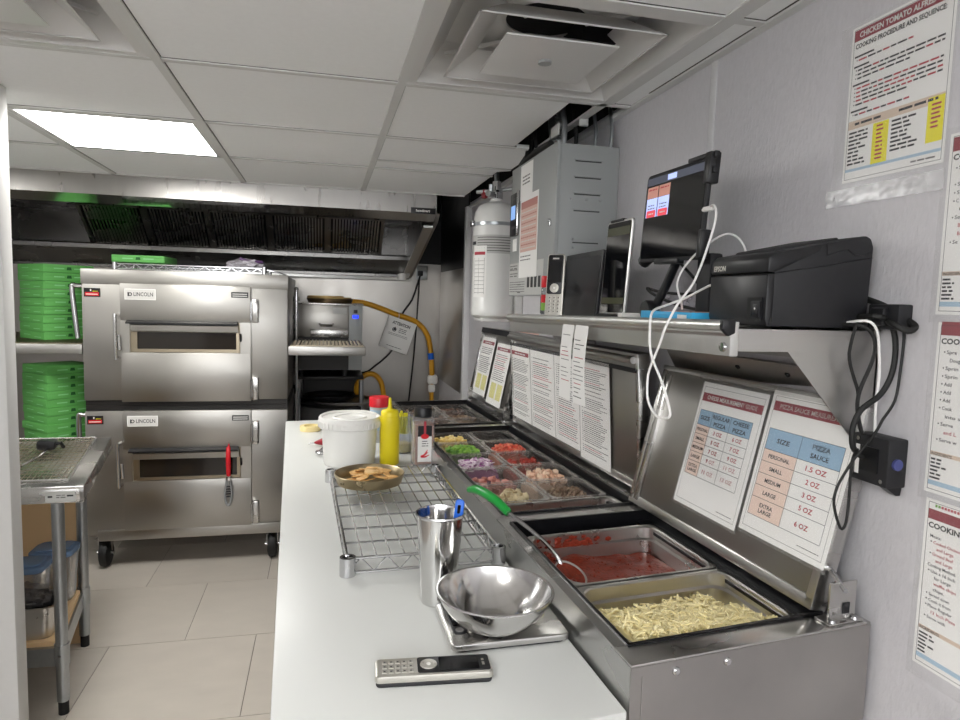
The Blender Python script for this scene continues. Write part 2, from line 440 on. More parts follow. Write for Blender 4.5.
M['diff'] = mat('diffuser white enamel', '#d3d2d0', .4, coat=.2)
def diffuser(x, y, label):
    t = thing('air_diffuser', label, 'air diffuser', (x + .305, y + .305, H))
    F = wmat(t)
    def pyr(m, a0, z0, a1, z1, mm, close=False):
        vs = [(-a0, -a0, z0), (a0, -a0, z0), (a0, a0, z0), (-a0, a0, z0), (-a1, -a1, z1), (a1, -a1, z1), (a1, a1, z1), (-a1, a1, z1)]
        fs = [(0, 1, 5, 4), (1, 2, 6, 5), (2, 3, 7, 6), (3, 0, 4, 7)]
        m.add(vs, fs, mm)
        if close: m.add(vs[4:], [(0, 1, 2, 3)], mm)
    f = MB(F)
    for s in (-1, 1):
        f.box((-.296, s * .296, -.003), (.296, s * .268, .004), 'diff', .001); f.box((s * .296, -.268, -.003), (s * .268, .268, .004), 'diff', .001)
    pyr(f, .268, 0, .205, .085, 'diff')
    f.add([(-.21, -.21, .085), (.21, -.21, .085), (.21, .21, .085), (-.21, .21, .085)], [(0, 1, 2, 3)], 'diff')
    f.build('frame', t, smooth=0)
    n = MB(F); n.lathe([(.095, .0835), (.095, .17), (0, .17)], 'void', seg=40); n.lathe([(.105, .0825), (.0955, .081), (.095, .0835)], 'diff', seg=40); n.lathe([(.095, .0832), (0, .0832)], 'void', seg=40)
    n.build('neck', t)
    for k, (a, z, top) in enumerate(((.207, -.004, .03), (.130, -.010, .012))):
        r = MB(F)
        pyr(r, a, z, a - .070, z + top + .02, 'diff'); pyr(r, a - .003, z + .002, a - .071, z + top + .022, 'diff')
        if k == 0:
            for s in (-1, 1):
                r.box((-a, s * a, z - .001), (a, s * (a - .004), z + .001), 'diff'); r.box((s * a, -a, z - .001), (s * (a - .004), a, z + .001), 'diff')
            for q in range(4):
                c = Matrix.Rotation(q * PI / 2 + PI / 4, 4, 'Z'); r.box((.10, -.003, .050), (.29, .003, .058), 'diff', F=c)
        else:
            r.box((-a, -a, z - .002), (a, a, z + .002), 'diff', .001)
            r.lathe([(.016, z - .002), (.016, z - .008), (0, z - .008)], 'panelgrey', seg=20)
        r.build('cone_ring' if k == 0 else 'centre_plate', t, smooth=0)
diffuser(*DIFF[0], 'square white air diffuser nearest the right wall')
diffuser(*DIFF[1], 'square white air diffuser at the top left corner')
# ------------------------------------------------------------------ exhaust hood
hood = thing('exhaust_hood', 'long stainless exhaust hood with baffle filters above the ovens', 'hood', (-.7, 4.4, 1.66))
HL, HR, HF = -2.10, .625, 3.69
def f(m):
    m.box((HL, HF, 1.995), (HR, HF + .02, 2.10), 'hood'); m.box((HL + .02, HF + .0205, 2.05), (HR - .02, 5.1, 2.0995), 'hood_shade')
part('front_panel', hood, f)
part('drip_lip', hood, lambda m: m.prism([(HF, 1.995), (HF + .07, 1.958), (HF + .075, 1.966), (HF + .02, 2.004)], 'x', HL, HR, 'mirror'))
for nm, x in (('left', HL), ('right', HR - .02)):
    part('end_panel', hood, lambda m: m.prism([(HF, 2.10), (HF, 1.995), (HF + .06, 1.955), (4.85, 1.68), (5.12, 1.66), (5.12, 2.10)], 'x', x, x + .02, 'hood_shade' if nm == 'left' else 'hood'))
def f(m):
    m.prism([(3.80, 1.928), (4.72, 1.70), (4.72, 1.712), (3.80, 1.94)], 'x', HR - .075, HR - .021, 'alu'); 
part('end_rail', hood, f)
part('dark_back_sheet', hood, lambda m: m.box((HL + .02, 5.085, 1.684), (HR - .02, 5.125, 2.05), 'hood_shade'))
part('trough', hood, lambda m: m.prism([(4.72, 1.79), (5.09, 1.70), (5.09, 1.80), (4.80, 1.83), (4.72, 1.815)], 'x', HL + .02, HR - .02, 'hood_shade'))
part('ledge', hood, lambda m: m.box((-1.3, 5.06, 1.655), (.64, 5.128, 1.682), 'alu', .003))
fx = [-1.46, -1.09, -.72, -.35, .02, .39]
for i in range(5):
    F = frame((fx[i], 4.76, 1.82), (1, 0, 0), (0, -.30, .235))
    b = MB(F); w = .37; h = .355
    b.box((0, 0, -.02), (w, h, -.016), 'void')
    b.box((0, 0, -.012), (w, .016, .006), 'hood'); b.box((0, h - .012, -.012), (w, h, .006), 'hood')
    for x in (0, w - .02): b.box((x, 0, -.012), (x + .02, h, .006), 'hood')
    n = 16
    for k in range(n):
        x = .03 + (w - .06) * (k + .5) / n
        b.box((x - .0052, .012, -.012), (x + .0052, h - .01, .003), 'steel')
    fo = b.build('baffle_filter', hood, smooth=0)
    x = .01
    for yy in (.10, .26): part('handle', fo, lambda g: g.tube([(x - .006, yy, .006), (x - .006, yy - .004, .016), (x + .012, yy - .02, .018), (x + .018, yy - .022, .006)], .003, 'chrome', 6), F=F)
def f(m):
    F = frame((.462, HF - .003, 1.990), (1, 0, 0), (0, 0, 1)); m.F = F
    m.box((0, 0, 0), (.138, .032, .0028), 'black', .001); m.text('hoodmart', .028, .010, .013, 'white', .0032, w=.078, bold=.02)
part('badge', hood, f)['label'] = 'small black badge with white lettering'

# ------------------------------------------------------------------ stacked conveyor ovens
YF = 3.85
OX0, OX1 = -1.235, -.197
def oven(z0, z1, dz0, dz1, wz0, wz1, label, name='conveyor_oven', casters=False):
    zb = z0 if not casters else 0.
    t = thing(name, label, 'oven', ((OX0 + OX1) / 2, YF + .5, zb))
    def f(m):
        m.box((OX0, YF, z0 + (.028 if not casters else 0)), (OX1, 4.85, z1 - (.028 if casters else 0)), 'steel_oven', .006)
        if not casters: m.box((OX0 + .004, YF + .012, z0 + .0), (OX1 - .004, 4.84, z0 + .03), 'steel_dark')
        else: m.box((OX0 + .004, YF + .012, z1 - .03), (OX1 - .004, 4.84, z1), 'steel_dark')
        if not casters:
            m.box((OX0 - .002, YF - .004, z1 - .075), (OX1 + .002, YF + .02, z1 + .004), 'steel_oven', .003)
        else:
            m.box((OX0 + .05, YF - .012, z0 - .03), (OX1 - .03, 4.80, z0 + .03), 'steel_oven', .004)
    part('body', t, f)
    DX0, DX1 = -1.045, -.392
    d = MB(); W0, W1 = -1.0, -.447
    y = YF - .03
    # door skin as four pieces around the window opening
    d.box((DX0, y, dz0), (DX1, YF - .001, wz0), 'steel_oven', .003); d.box((DX0, y, wz1), (DX1, YF - .001, dz1), 'steel_oven', .003)
    d.box((DX0, y, wz0 - .003), (W0, YF - .001, wz1 + .003), 'steel_oven'); d.box((W1, y, wz0 - .003), (DX1, YF - .001, wz1 + .003), 'steel_oven')
    d.box((W0, YF - .012, wz0), (W1, YF - .001, wz1), 'ovenwarm')
    door = d.build('door', t)
    def f(m):
        fr = .022
        zt = wz1 - .055
        m.box((W0 + .02, y - .004, wz0 + .004), (W1 - .004, y + .004, wz0 + .02), 'ovenwarm'); m.box((W0 + .02, y - .004, zt), (W1 - .004, y + .004, zt + .014), 'ovenwarm')
        m.box((W0 + .02, y - .004, wz0 + .02), (W0 + .036, y + .004, zt), 'ovenwarm'); m.box((W1 - .02, y - .004, wz0 + .02), (W1 - .004, y + .004, zt), 'ovenwarm')
        m.box((W0 + .036, y + .004, wz0 + .02), (W1 - .02, y + .012, zt), 'glassd')
    part('window', door, f)
    def f(m):
        m.prism([(y - .001, wz1 + .006), (y - .035, wz1 - .004), (y - .035, wz1 - .012), (y - .001, wz1 - .002)], 'x', W0 - .012, W1 - .012, 'black')
        m.prism([(y - .002, wz1 - .006), (y - .030, wz1 - .018), (y - .026, wz1 - .05), (y - .002, wz1 - .055)], 'x', W0 + .01, W1 - .008, 'steel_oven')
        m.cyl((W1 + .002, y - .02, wz1 - .06), (W1 + .002, y, wz1 - .10), .006, 'black', 8)
    part('access_flap', door, f)
    def f(m):
        m.box((-.735, y - .0015, wz1 + .014), (-.700, y, wz1 + .024), 'inkg')
        m.text('115', 0, 0, .014, 'ink', .001, w=.05, F=frame((-.74, y - .001, wz1 + .012), (1, 0, 0), (0, 0, 1)))
    def f2(m):
        m.F = frame((-1.022, y, dz1 - .085), (1, 0, 0), (0, 0, 1))
        m.box((0, 0, 0), (.152, .058, .002), 'paper', .001); m.box((.004, .004, .002), (.148, .054, .0023), 'paperg')
        m.text('LINCOLN', .045, .020, .020, 'ink', .003, w=.094, bold=.012)
        m.rect(.016, .018, .021, .040, .003, 'ink'); m.ring((.028, .029, .003), .008, .0022, 'ink', 16, 5)
    part('nameplate', door, f2)['label'] = 'white maker plate with black lettering'
    def f3(m):
        m.F = frame((-.492, y, dz1 - .06), (1, 0, 0), (0, 0, 1)); m.box((0, 0, 0), (.088, .03, .001), 'ink')
        for k in range(2): m.rect(.006, .006 + .011 * k, .082, .011 + .011 * k, .0014, 'paperg')
    part('data_plate', door, f3)
    def f4(m):
        x = -1.065; zc = (dz0 + dz1) / 2 + .035
        m.tube([(x, YF, zc + .115), (x, YF - .045, zc + .11), (x, YF - .05, zc + .10), (x + .002, YF - .05, zc - .10), (x + .004, YF - .045, zc - .11), (x + .004, YF, zc - .115)], .009, 'mirror', 10, smooth=1)
        m.box((x - .012, YF - .02, zc - .05), (x + .03, YF, zc - .03), 'mirror', .003); m.cyl((x + .018, YF - .04, zc - .07), (x + .014, YF - .04, zc + .01), .010, 'mirror', 10)
    part('latch_handle', t, f4)['label'] = 'polished bar latch handle'
    for zc in (dz1 - .13, dz0 + .07):
        def f5(m):
            m.box((-.388, YF - .034, zc - .065), (-.352, YF, zc + .065), 'steel', .006); m.cyl((-.389, YF - .03, zc - .05), (-.389, YF - .03, zc + .05), .008, 'chrome', 10)
        part('hinge', t, f5)
    def f6(m):
        m.F = frame((OX0 + .012, YF - .0008, dz1 - .075), (1, 0, 0), (0, 0, 1)); m.box((0, 0, 0), (.078, .046, .0016), 'black'); m.rect(.006, .006, .072, .024, .0022, 'red'); 
        m.rect(.03, .03, .036, .04, .0022, 'paper'); m.rect(.042, .028, .068, .031, .0022, 'yellowp'); m.rect(.010, .012, .066, .016, .0026, 'paper')
    part('warning_label', t, f6)['label'] = 'black and red warning label'
    # conveyor tray on the left with its bent stop rail
    zc = (wz0 + wz1) / 2 - .05
    def tray(xa, xb, yb):
        m = MB()
        m.box((xa, YF - .005, zc - .045), (xb, YF + .015, zc + .006), 'steel_dull', .004); m.box((xa, yb - .015, zc - .045), (xb, yb, zc + .006), 'steel_dull', .004)
        for x in ((xa, ) if xa < -1 else (xb - .02,)): m.box((x, YF, zc - .04), (x + .02, yb, zc + .005), 'steel_dull', .004)
        tr = m.build('conveyor_tray', t)
        b = MB(); n = int((xb - xa) / .022)
        for k in range(n): b.box((xa + .012 + k * .022, YF + .015, zc + .008), (xa + .018 + k * .022, yb - .015, zc + .014), 'ovenwarm')
        for k in range(9): b.box((xa + .01, YF + .03 + k * (yb - YF - .06) / 8 - .003, zc + .004), (xb - .01, YF + .03 + k * (yb - YF - .06) / 8 + .003, zc + .009), 'ovenwarm')
        b.build('conveyor_belt', tr, smooth=0)
    tray(-2.0, OX0 - .002, 4.80)
    if not casters: tray(OX1 + .002, .235, 4.36)
    zt = zc + (.31 if not casters else .32)
    part('stop_rail', t, lambda m: m.tube([(OX0 + .01, YF + .03, zt), (OX0 - .035, YF + .02, zt + .002), (OX0 - .05, YF + .02, zt - .02), (OX0 - .028, YF + .02, zc + .035)] if not casters else
         [(OX0 + .01, YF + .03, zt), (OX0 - .02, YF + .02, zt), (OX0 - .035, YF + .02, zt - .02), (OX0 - .03, YF + .02, zc + .035)], .013, 'chrome', 10, smooth=2))
    if casters:
        for x in (-1.165, -.285):
            for yy in (YF + .06, 4.72):
                w = MB(); w.lathe([(0, -.025), (.055, -.025), (.073, -.018), (.078, 0), (.073, .018), (.055, .025), (0, .025)], 'rubber', (x, yy, .078), 24, axis='x')
                wo = w.build('caster', t)
                h = MB()
                for s in (-1, 1): h.prism([(yy - .012, .078), (yy + .012, .078), (yy + .028, .165), (yy - .028, .165)], 'x', x + s * .030 - .002, x + s * .030 + .002, 'chrome')
                h.box((x - .045, yy - .04, .16), (x + .045, yy + .04, .167), 'chrome', .002); h.cyl((x - .042, yy, .078), (x + .042, yy, .078), .011, 'chrome', 10)
                h.build('fork', wo)
    return t
oven(.195, .905, .225, .882, .497, .672, 'lower oven of the stack, standing on casters', casters=True)
oven(.907, 1.628, .93, 1.560, 1.196, 1.362, 'upper oven of the stack, its window free of any tool')

# pan gripper hanging on the lower oven
t = thing('pan_gripper', 'red handled pan gripper hanging on the lower oven door', 'pan gripper', (-.508, YF - .06, .35))
part('handle', t, lambda m: m.tube([(-.508, YF - .052, .675), (-.508, YF - .07, .66), (-.508, YF - .068, .58), (-.507, YF - .062, .52)], [.010, .012, .013, .011], 'red', 10, smooth=1))
def f(m):
    m.box((-.520, YF - .068, .490), (-.496, YF - .056, .522), 'mirror', .003)
    m.tube([(-.515, YF - .062, .495), (-.527, YF - .066, .42), (-.520, YF - .07, .37), (-.508, YF - .07, .355), (-.498, YF - .07, .37), (-.49, YF - .066, .42), (-.50, YF - .062, .495)], .007, 'galv', 8, smooth=1)
    for k in range(5): m.box((-.522, YF - .070, .40 + .014 * k), (-.494, YF - .058, .407 + .014 * k), 'blackm', .001)
part('jaw', t, f)
part('hook', t, lambda m: m.tube([(-.508, YF - .055, .670), (-.508, YF - .048, .690), (-.508, YF - .038, .688), (-.508, YF - .033, .678)], .004, 'red', 8, smooth=1))

# wire shelf lying on top of the upper oven
t = thing('wire_shelf', 'chrome wire shelf lying on top of the upper oven', 'wire shelf', (-.7, 4.1, 1.632))
def f(m):
    y0, y1, x0, x1 = 3.875, 4.25, -1.08, -.325
    for y in (y0, y1):
        for z in (1.637, 1.664): m.cyl((x0, y, z), (x1, y, z), .004, 'chrome', 6)
        n = 22; pts = [(x0 + (x1 - x0) * k / n, y, 1.637 + (.027 if k % 2 else 0)) for k in range(n + 1)]; m.tube(pts, .0028, 'chrome', 5)
    for k in range(26): x = x0 + (x1 - x0) * (k + .5) / 26; m.cyl((x, y0, 1.664), (x, y1, 1.664), .0022, 'chrome', 5)
    for x in (x0, x1): m.cyl((x, y0, 1.650), (x, y1, 1.650), .004, 'chrome', 6)
part('mesh_deck', t, f)
for x in (-1.08, -.325):
    for y in (3.875, 4.25): part('corner_sleeve', t, lambda m: m.cyl((x, y, 1.633), (x, y, 1.672), .013, 'chrome', 12))
part('side_wire', t, lambda m: m.tube([(-.325, 3.90, 1.66), (-.26, 3.90, 1.648), (-.21, 3.92, 1.6335)], .0035, 'chrome', 6))

# pizza boxes
def pbox(m, w=.205, d=.205, h=.044, slot=False):
    g = 'green'
    m.box((-w/2, -d/2, 0), (w/2, d/2, h * .62), g, .002)
    m.prism([(-w/2 - .001, h * .60), (w/2 + .001, h * .60), (w/2 - .002, h), (-w/2 + .002, h)], 'y', -d/2 - .001, d/2, g, .0015)
    y = -d/2 - .0018
    if slot:
        m.box((-.075, y, h * .52), (-.005, y + .002, h * .60), 'greenl'); m.box((.02, y, h * .30), (.085, y + .002, h * .38), 'greenl')
    else:
        m.prism([(-.013, h * .34), (.013, h * .34), (.010, h * .72), (-.010, h * .72)], 'y', y, y + .003, 'greend'); m.rect(-.080, h * .44, -.026, h * .58, .0, 'greenl', frame((0, y, 0), (1, 0, 0), (0, 0, 1))); m.rect(.026, h * .44, .080, h * .58, .0, 'greenl', frame((0, y, 0), (1, 0, 0), (0, 0, 1)))
        G = Matrix.Rotation(-PI / 2, 4, 'Z')
        m.box((-.085, y, h * .50), (-.015, y + .003, h * .58), 'greenl', F=G); m.box((.03, y, h * .26), (.10, y + .003, h * .34), 'greenl', F=G)
def first_box(slot, loc, rz):
    t = MB(); pbox(t, w=.27, d=.27, slot=slot); o = t.build('pizza_box'); o.location = loc; o.rotation_euler = (0, 0, rz); return o
PB = {}
def stack(x, y, z, n, slot, rz, where, ord_from='bottom'):
    names = ['lowest', 'second from the bottom', 'third from the bottom', 'fourth from the bottom', 'fifth from the bottom', 'sixth from the bottom', 'seventh from the bottom', 'eighth from the bottom', 'ninth from the bottom', 'tenth from the bottom', 'eleventh from the bottom', 'twelfth from the bottom']
    for k in range(n):
        loc = (x + random.uniform(-.004, .004), y + random.uniform(-.004, .004), z + k * .0458)
        if slot not in PB: o = PB[slot] = first_box(slot, loc, rz)
        else:
            o = PB[slot].copy(); COL.objects.link(o); o.location = loc; o.rotation_euler = (0, 0, rz + random.uniform(-.02, .02))
        p = 'topmost' if k == n - 1 else names[k]
        tag(o, 'green pizza box, %s in the %s' % (p, where), 'pizza box', 'green pizza boxes stacked left of the ovens')
ZU = 1.2292 + .0146; ZL = .5347 + .0146
stack(-1.467, 4.19, ZU, 9, False, math.radians(45), 'upper stack turned cornerwise')
stack(-1.385, 4.60, ZU, 8, False, .03, 'upper stack behind, against the oven')
stack(-1.467, 4.19, ZL, 12, False, math.radians(45), 'lower stack turned cornerwise')
stack(-1.385, 4.60, ZL, 11, False, .04, 'lower stack behind, against the oven')
o = PB[False].copy(); COL.objects.link(o); o.location = (-1.0 + .035, 4.02, 1.6745); o.rotation_euler = (0, 0, -.06); o.scale = (.98, .9, .86)
tag(o, 'single green pizza box on the wire shelf above the oven', 'pizza box')
# film bag on the same shelf
t = thing('plastic_bag', 'crumpled clear bag with violet strip on the wire shelf', 'bag', (-.44, 4.03, 1.669))
def f(m):
    bm = bmesh.new(); bmesh.ops.create_icosphere(bm, subdivisions=3, radius=1)
    for v in bm.verts:
        n = noise.noise(v.co * 2.3) * .35 + noise.noise(v.co * 5) * .15; v.co = v.co * (1 + n); v.co.z = max(v.co.z, -.55)
        v.co = Vector((v.co.x * .10, v.co.y * .085, (v.co.z + .55) * .034))
    m.addbm(bm, 'bagw', Matrix.Translation((-.44, 4.03, 1.6690)))
part('film', t, f)
part('zip_strip', t, lambda m: m.tube([(-.465, 3.975, 1.722), (-.43, 3.975, 1.709), (-.38, 3.985, 1.706), (-.345, 4.0, 1.704)], .008, 'violet', 6, smooth=1))

# ------------------------------------------------------------------ second small oven on a steel stand, right of the stack
t = thing('equipment_stand', 'dark steel equipment stand right of the big ovens', 'stand', (.04, 4.75, 0))
part('top_shelf', t, lambda m: m.box((-.185, 4.60, .955), (.27, 5.02, .975), 'steel_dark', .004))
part('dark_back_sheet', t, lambda m: m.box((-.185, 5.022, .10), (.27, 5.034, 1.10), 'steel_dark'))  # dark sheet added in place of the shade behind the stand
part('lower_cabinet', t, lambda m: (m.box((-.18, 4.55, .12), (.255, 5.0, .775), 'steel_dark', .006), m.box((.165, 4.540, .735), (.25, 4.552, .775), 'blackm', .002), m.cyl((.205, 4.530, .755), (.205, 4.545, .755), .011, 'rubber', 12)))
for x in (-.165, .25):
    for y in (4.56, 4.98): part('leg', t, lambda m: (m.cyl((x, y, .0), (x, y, .955), .016, 'galv', 12)))
t = thing('countertop_conveyor_oven', 'small countertop oven with blue digital display', 'oven', (.04, 4.78, .975))
ZB, ZT = .977, 1.472
def f(m):
    m.box((-.176, 4.60, 1.245), (.165, 5.0, ZT), 'steel_oven', .006); m.box((-.176, 4.604, 1.10), (.165, 5.0, 1.245), 'steel_dark'); m.box((-.18, 4.59, 1.462), (.262, 5.0, 1.475), 'steel', .003); m.box((-.176, 4.602, 1.02), (.165, 4.98, 1.10), 'steel_dark')  # dark lower boxes put the shadow into the oven's lower front
part('body', t, f)
def f(m):
    m.box((-.09, 4.575, 1.245), (.16, 4.60, 1.30), 'steel', .004); m.tube([(-.03, 4.597, 1.335), (-.02, 4.575, 1.325), (.05, 4.575, 1.325), (.06, 4.597, 1.335)], .008, 'steel', 8)
part('door', t, f)
cp = part('control_panel', t, lambda m: m.box((.165, 4.595, 1.02), (.255, 5.0, 1.462), 'panelgrey', .003)); 
part('display', cp, lambda m: m.box((.190, 4.591, 1.375), (.228, 4.596, 1.398), 'led'))['label'] = 'lit blue display'
part('switch', cp, lambda m: m.box((.196, 4.590, 1.412), (.222, 4.596, 1.434), 'black', .002))
part('rating_plate', t, lambda m: m.box((.06, 4.597, 1.405), (.15, 4.6005, 1.445), 'label'))
for x in (-.15, .14):
    for y in (4.64, 4.96): part('foot', t, lambda m: m.cyl((x, y, .9755), (x, y, 1.022), .018, 'rubber', 12))
# pans on top of it
def panstack(name, label, c, R, h, m1, group=None):
    mb = MB(); x, y, z = c
    mb.lathe([(0, z + .003), (R * .93, z + .003), (R * .985, z + h - .003), (R, z + h), (R + .004, z + h), (R + .004, z + h - .004), (R * .955, z), (0, z)], m1, (x, y, 0), 40)
    o = mb.build(name, origin=(x, y, z)); return tag(o, label, 'pan', group)
panstack('pizza_pan', 'dark round pizza pan, lowest of three on the small oven', (.04, 4.80, 1.4755), .155, .03, 'bronze_d', 'pans on the small oven')
panstack('pizza_pan', 'golden round pizza pan in the middle of three on the small oven', (.035, 4.80, 1.4855), .150, .03, 'goldpan', 'pans on the small oven')
panstack('pizza_pan', 'small worn pizza pan, top of three on the small oven', (.01, 4.80, 1.4965), .12, .028, 'goldpan', 'pans on the small oven')
panstack('pizza_pan', 'large black pizza pan lying on the lower stand shelf', (.03, 4.66, .7755), .205, .022, 'blackpan')
panstack('pizza_pan', 'wide grey pan lying half over the stand edge', (.14, 4.62, .7990), .21, .018, 'steel_dull')
panstack('pizza_pan', 'black pan resting on the wide grey pan', (.04, 4.66, .8180), .17, .03, 'blackpan')
# chrome post
t = thing('shelving_post', 'slim chrome shelving post standing right of the ovens', 'post', (-.176, 4.46, 0))
part('tube', t, lambda m: m.cyl((-.176, 4.46, .02), (-.176, 4.46, 1.56), .0125, 'chrome', 12))
for z in (1.50, 1.38, .93, .62): part('collar', t, lambda m: m.cyl((-.176, 4.46, z - .014), (-.176, 4.46, z + .014), .020, 'chrome', 12))
part('cap', t, lambda m: m.lathe([(.0125, 1.555), (.016, 1.56), (.014, 1.572), (0, 1.576)], 'chrome', (-.176, 4.46, 0), 12))
part('foot', t, lambda m: m.cyl((-.176, 4.46, 0), (-.176, 4.46, .022), .017, 'rubber', 12))

# gas hose, tag, cords
t = thing('gas_hose', 'yellow coated gas hose arching along the steel back wall', 'gas hose', (.82, 5.08, .72))
hz = [(.10, 5.06, 1.478), (.152, 5.06, 1.484), (.277, 5.06, 1.482), (.412, 5.06, 1.444), (.526, 5.06, 1.401), (.642, 5.06, 1.365), (.72, 5.06, 1.321), (.784, 5.06, 1.229), (.81, 5.06, 1.089), (.821, 5.06, .933)]
part('hose', t, lambda m: m.tube(hz, .020, 'hose', 12, smooth=2))
part('coupling', t, lambda m: m.cyl((.806, 5.06, 1.105), (.812, 5.06, 1.055), .024, 'blue', 12))['label'] = 'blue coupling band'
def f(m):
    m.cyl((.818, 5.06, .955), (.822, 5.06, .72), .017, 'hose', 10); m.box((.785, 5.035, .86), (.865, 5.085, .935), 'white', .02); m.box((.79, 5.03, .80), (.845, 5.06, .86), 'white', .012); m.cyl((.82, 5.06, .70), (.82, 5.127, .70), .02, 'galv', 10)
part('valve', t, f)
t = thing('gas_hose', 'short yellow hose loop behind the small pan shelf', 'gas hose', (.44, 4.9, .64))
part('hose', t, lambda m: m.tube([(.262, 4.93, .76), (.24, 4.92, .80), (.239, 4.9, .877), (.289, 4.9, .944), (.354, 4.9, .958), (.414, 4.9, .899), (.438, 4.9, .764), (.447, 4.92, .65), (.45, 5.0, .58), (.45, 5.13, .56)], .019, 'hose', 12, smooth=2))
t = thing('safety_tag', 'white safety notice tag hanging from the yellow gas hose', 'tag', (.56, 5.03, 1.10))
F = frame((.405, 5.035, 1.160), (.218, 0, -.072), (.066, 0, .235))
def f(m):
    m.F = F; m.box((0, 0, 0), (.222, .245, .0012), 'paper')
    m.text('ATTENTION', .04, .195, .022, 'ink', .002, w=.14, bold=.03); m.add([(.06, .15, .002), (.085, .15, .002), (.0725, .178, .002)], [(0, 1, 2)], 'ink'); m.ring((.07, .155, .0015), .013, .004, 'ink', 16, 4)
    for k in range(3): m.line(.105, .165, .170 - .013 * k, .005, 'inkg', .002)
    for k in range(2): m.line(.035, .185, .122 - .01 * k, .003, 'inkg', .002)
    m.line(.05, .17, .025, .004, 'inkg', .002)
part('card', t, f); part('tie', t, lambda m: m.ring((.555, 5.055, 1.39), .024, .002, 'white', 18, 6, axis='x'))
t = thing('wall_outlet', 'steel outlet box with plug high on the back wall', 'outlet', (.72, 5.12, 1.67))
part('box', t, lambda m: m.box((.69, 5.085, 1.67), (.775, 5.13, 1.775), 'galv', .004)); part('plug', t, lambda m: m.box((.695, 5.05, 1.695), (.735, 5.086, 1.735), 'black', .006)); part('cover', t, lambda m: m.box((.70, 5.083, 1.74), (.765, 5.086, 1.765), 'label'))
t = thing('pipe_fitting', 'white pipe fitting under the hood edge', 'fitting', (.58, 5.1, 1.66))
part('cup', t, lambda m: m.lathe([(0, 1.66), (.038, 1.66), (.04, 1.69), (.034, 1.725), (0, 1.725)], 'white', (.58, 5.08, 0), 20)); part('stem', t, lambda m: m.cyl((.58, 5.08, 1.722), (.58, 5.08, 1.79), .012, 'black', 10)); part('bracket', t, lambda m: m.box((.545, 5.09, 1.74), (.615, 5.13, 1.76), 'galv'))
tag(MB().tube([(.715, 5.07, 1.70), (.657, 5.08, 1.511), (.582, 5.09, 1.394), (.532, 5.09, 1.162), (.45, 5.06, 1.06), (.382, 5.04, 1.007), (.315, 5.0, .962), (.262, 4.97, .96)], .007, 'rubber', 8, smooth=2).build('electric_cable', origin=(.715, 5.07, 1.70)), 'black power cord running behind the tag to the small oven', 'cord')
tag(MB().tube([(.712, 5.075, 1.705), (.698, 5.09, 1.358), (.674, 5.09, 1.008), (.647, 5.09, .734), (.635, 5.09, .50), (.63, 5.09, .2), (.62, 5.07, .02), (.58, 4.98, .007)], .006, 'rubber', 8, smooth=2).build('electric_cable', origin=(.635, 5.09, .2)), 'black power cord hanging straight down the back wall', 'cord')

# ------------------------------------------------------------------ work table on the left
t = thing('work_table', 'stainless work table with galvanised legs by the partition', 'work table', (-1.2, 2.9, 0))
A = Vector((-.800, 2.468, 0)); ex = Vector((1, .02, 0)).normalized(); eyv = Vector((-.176, .984, 0))
def TT(a, b, z): return A + ex * a + eyv * b + Vector((0, 0, z))
def f(m):
    m.F = TT; m.box((-.95, 0, .838), (0, .84, .850), 'steel', .002); m.box((-.95, 0, .792), (0, .016, .842), 'steel', .002); m.box((-.016, 0, .792), (0, .84, .842), 'steel', .002)
part('tabletop', t, f, F=TT)
def f(m):
    m.F = frame(TT(-.118, -.001, .797), (1, .02, 0), (0, 0, 1)); m.box((0, 0, 0), (.092, .036, .001), 'label'); m.line(.008, .03, .016, .006, 'ink', .0014); m.line(.066, .086, .018, .006, 'ink', .0014)
    m.line(.034, .062, .014, .004, 'inkg', .0014); m.line(.034, .062, .022, .003, 'inkg', .0014)
part('price_label', t, f)
for i, (x, y) in enumerate(((-.904, 2.53), (-.990, 3.02), (-1.62, 2.55), (-1.69, 3.02))):
    lg = part('leg', t, lambda m: m.cyl((x, y, .05), (x, y, .80), .0205, 'galv', 16))
    part('foot', lg, lambda m: (m.cyl((x, y, 0), (x, y, .055), .017, 'rubber', 14))); part('bracket', lg, lambda m: (m.cyl((x, y, .185), (x, y, .262), .0245, 'galv', 16), m.cyl((x, y - .028, .225), (x, y, .225), .005, 'chrome', 8)))
part('undershelf', t, lambda m: m.prism([(-.904, 2.53), (-.990, 3.02), (-1.69, 3.02), (-1.62, 2.55)], 'z', .178, .245, 'galv'))
o = MB(); o.prism([(-.915, 2.545), (-.992, 2.985), (-1.66, 2.99), (-1.60, 2.565)], 'z', .2455, .262, 'card'); tag(o.build('shelf_liner', origin=(-1.25, 2.8, .2455)), 'sheet of brown board lining the lower table shelf', 'board')
tag(MB().box((-1.66, 3.042, .0), (-1.01, 3.054, .785), 'card').build('cardboard_panel', origin=(-1.3, 3.05, .0)), 'upright sheet of brown cardboard behind the table shelf', 'cardboard')
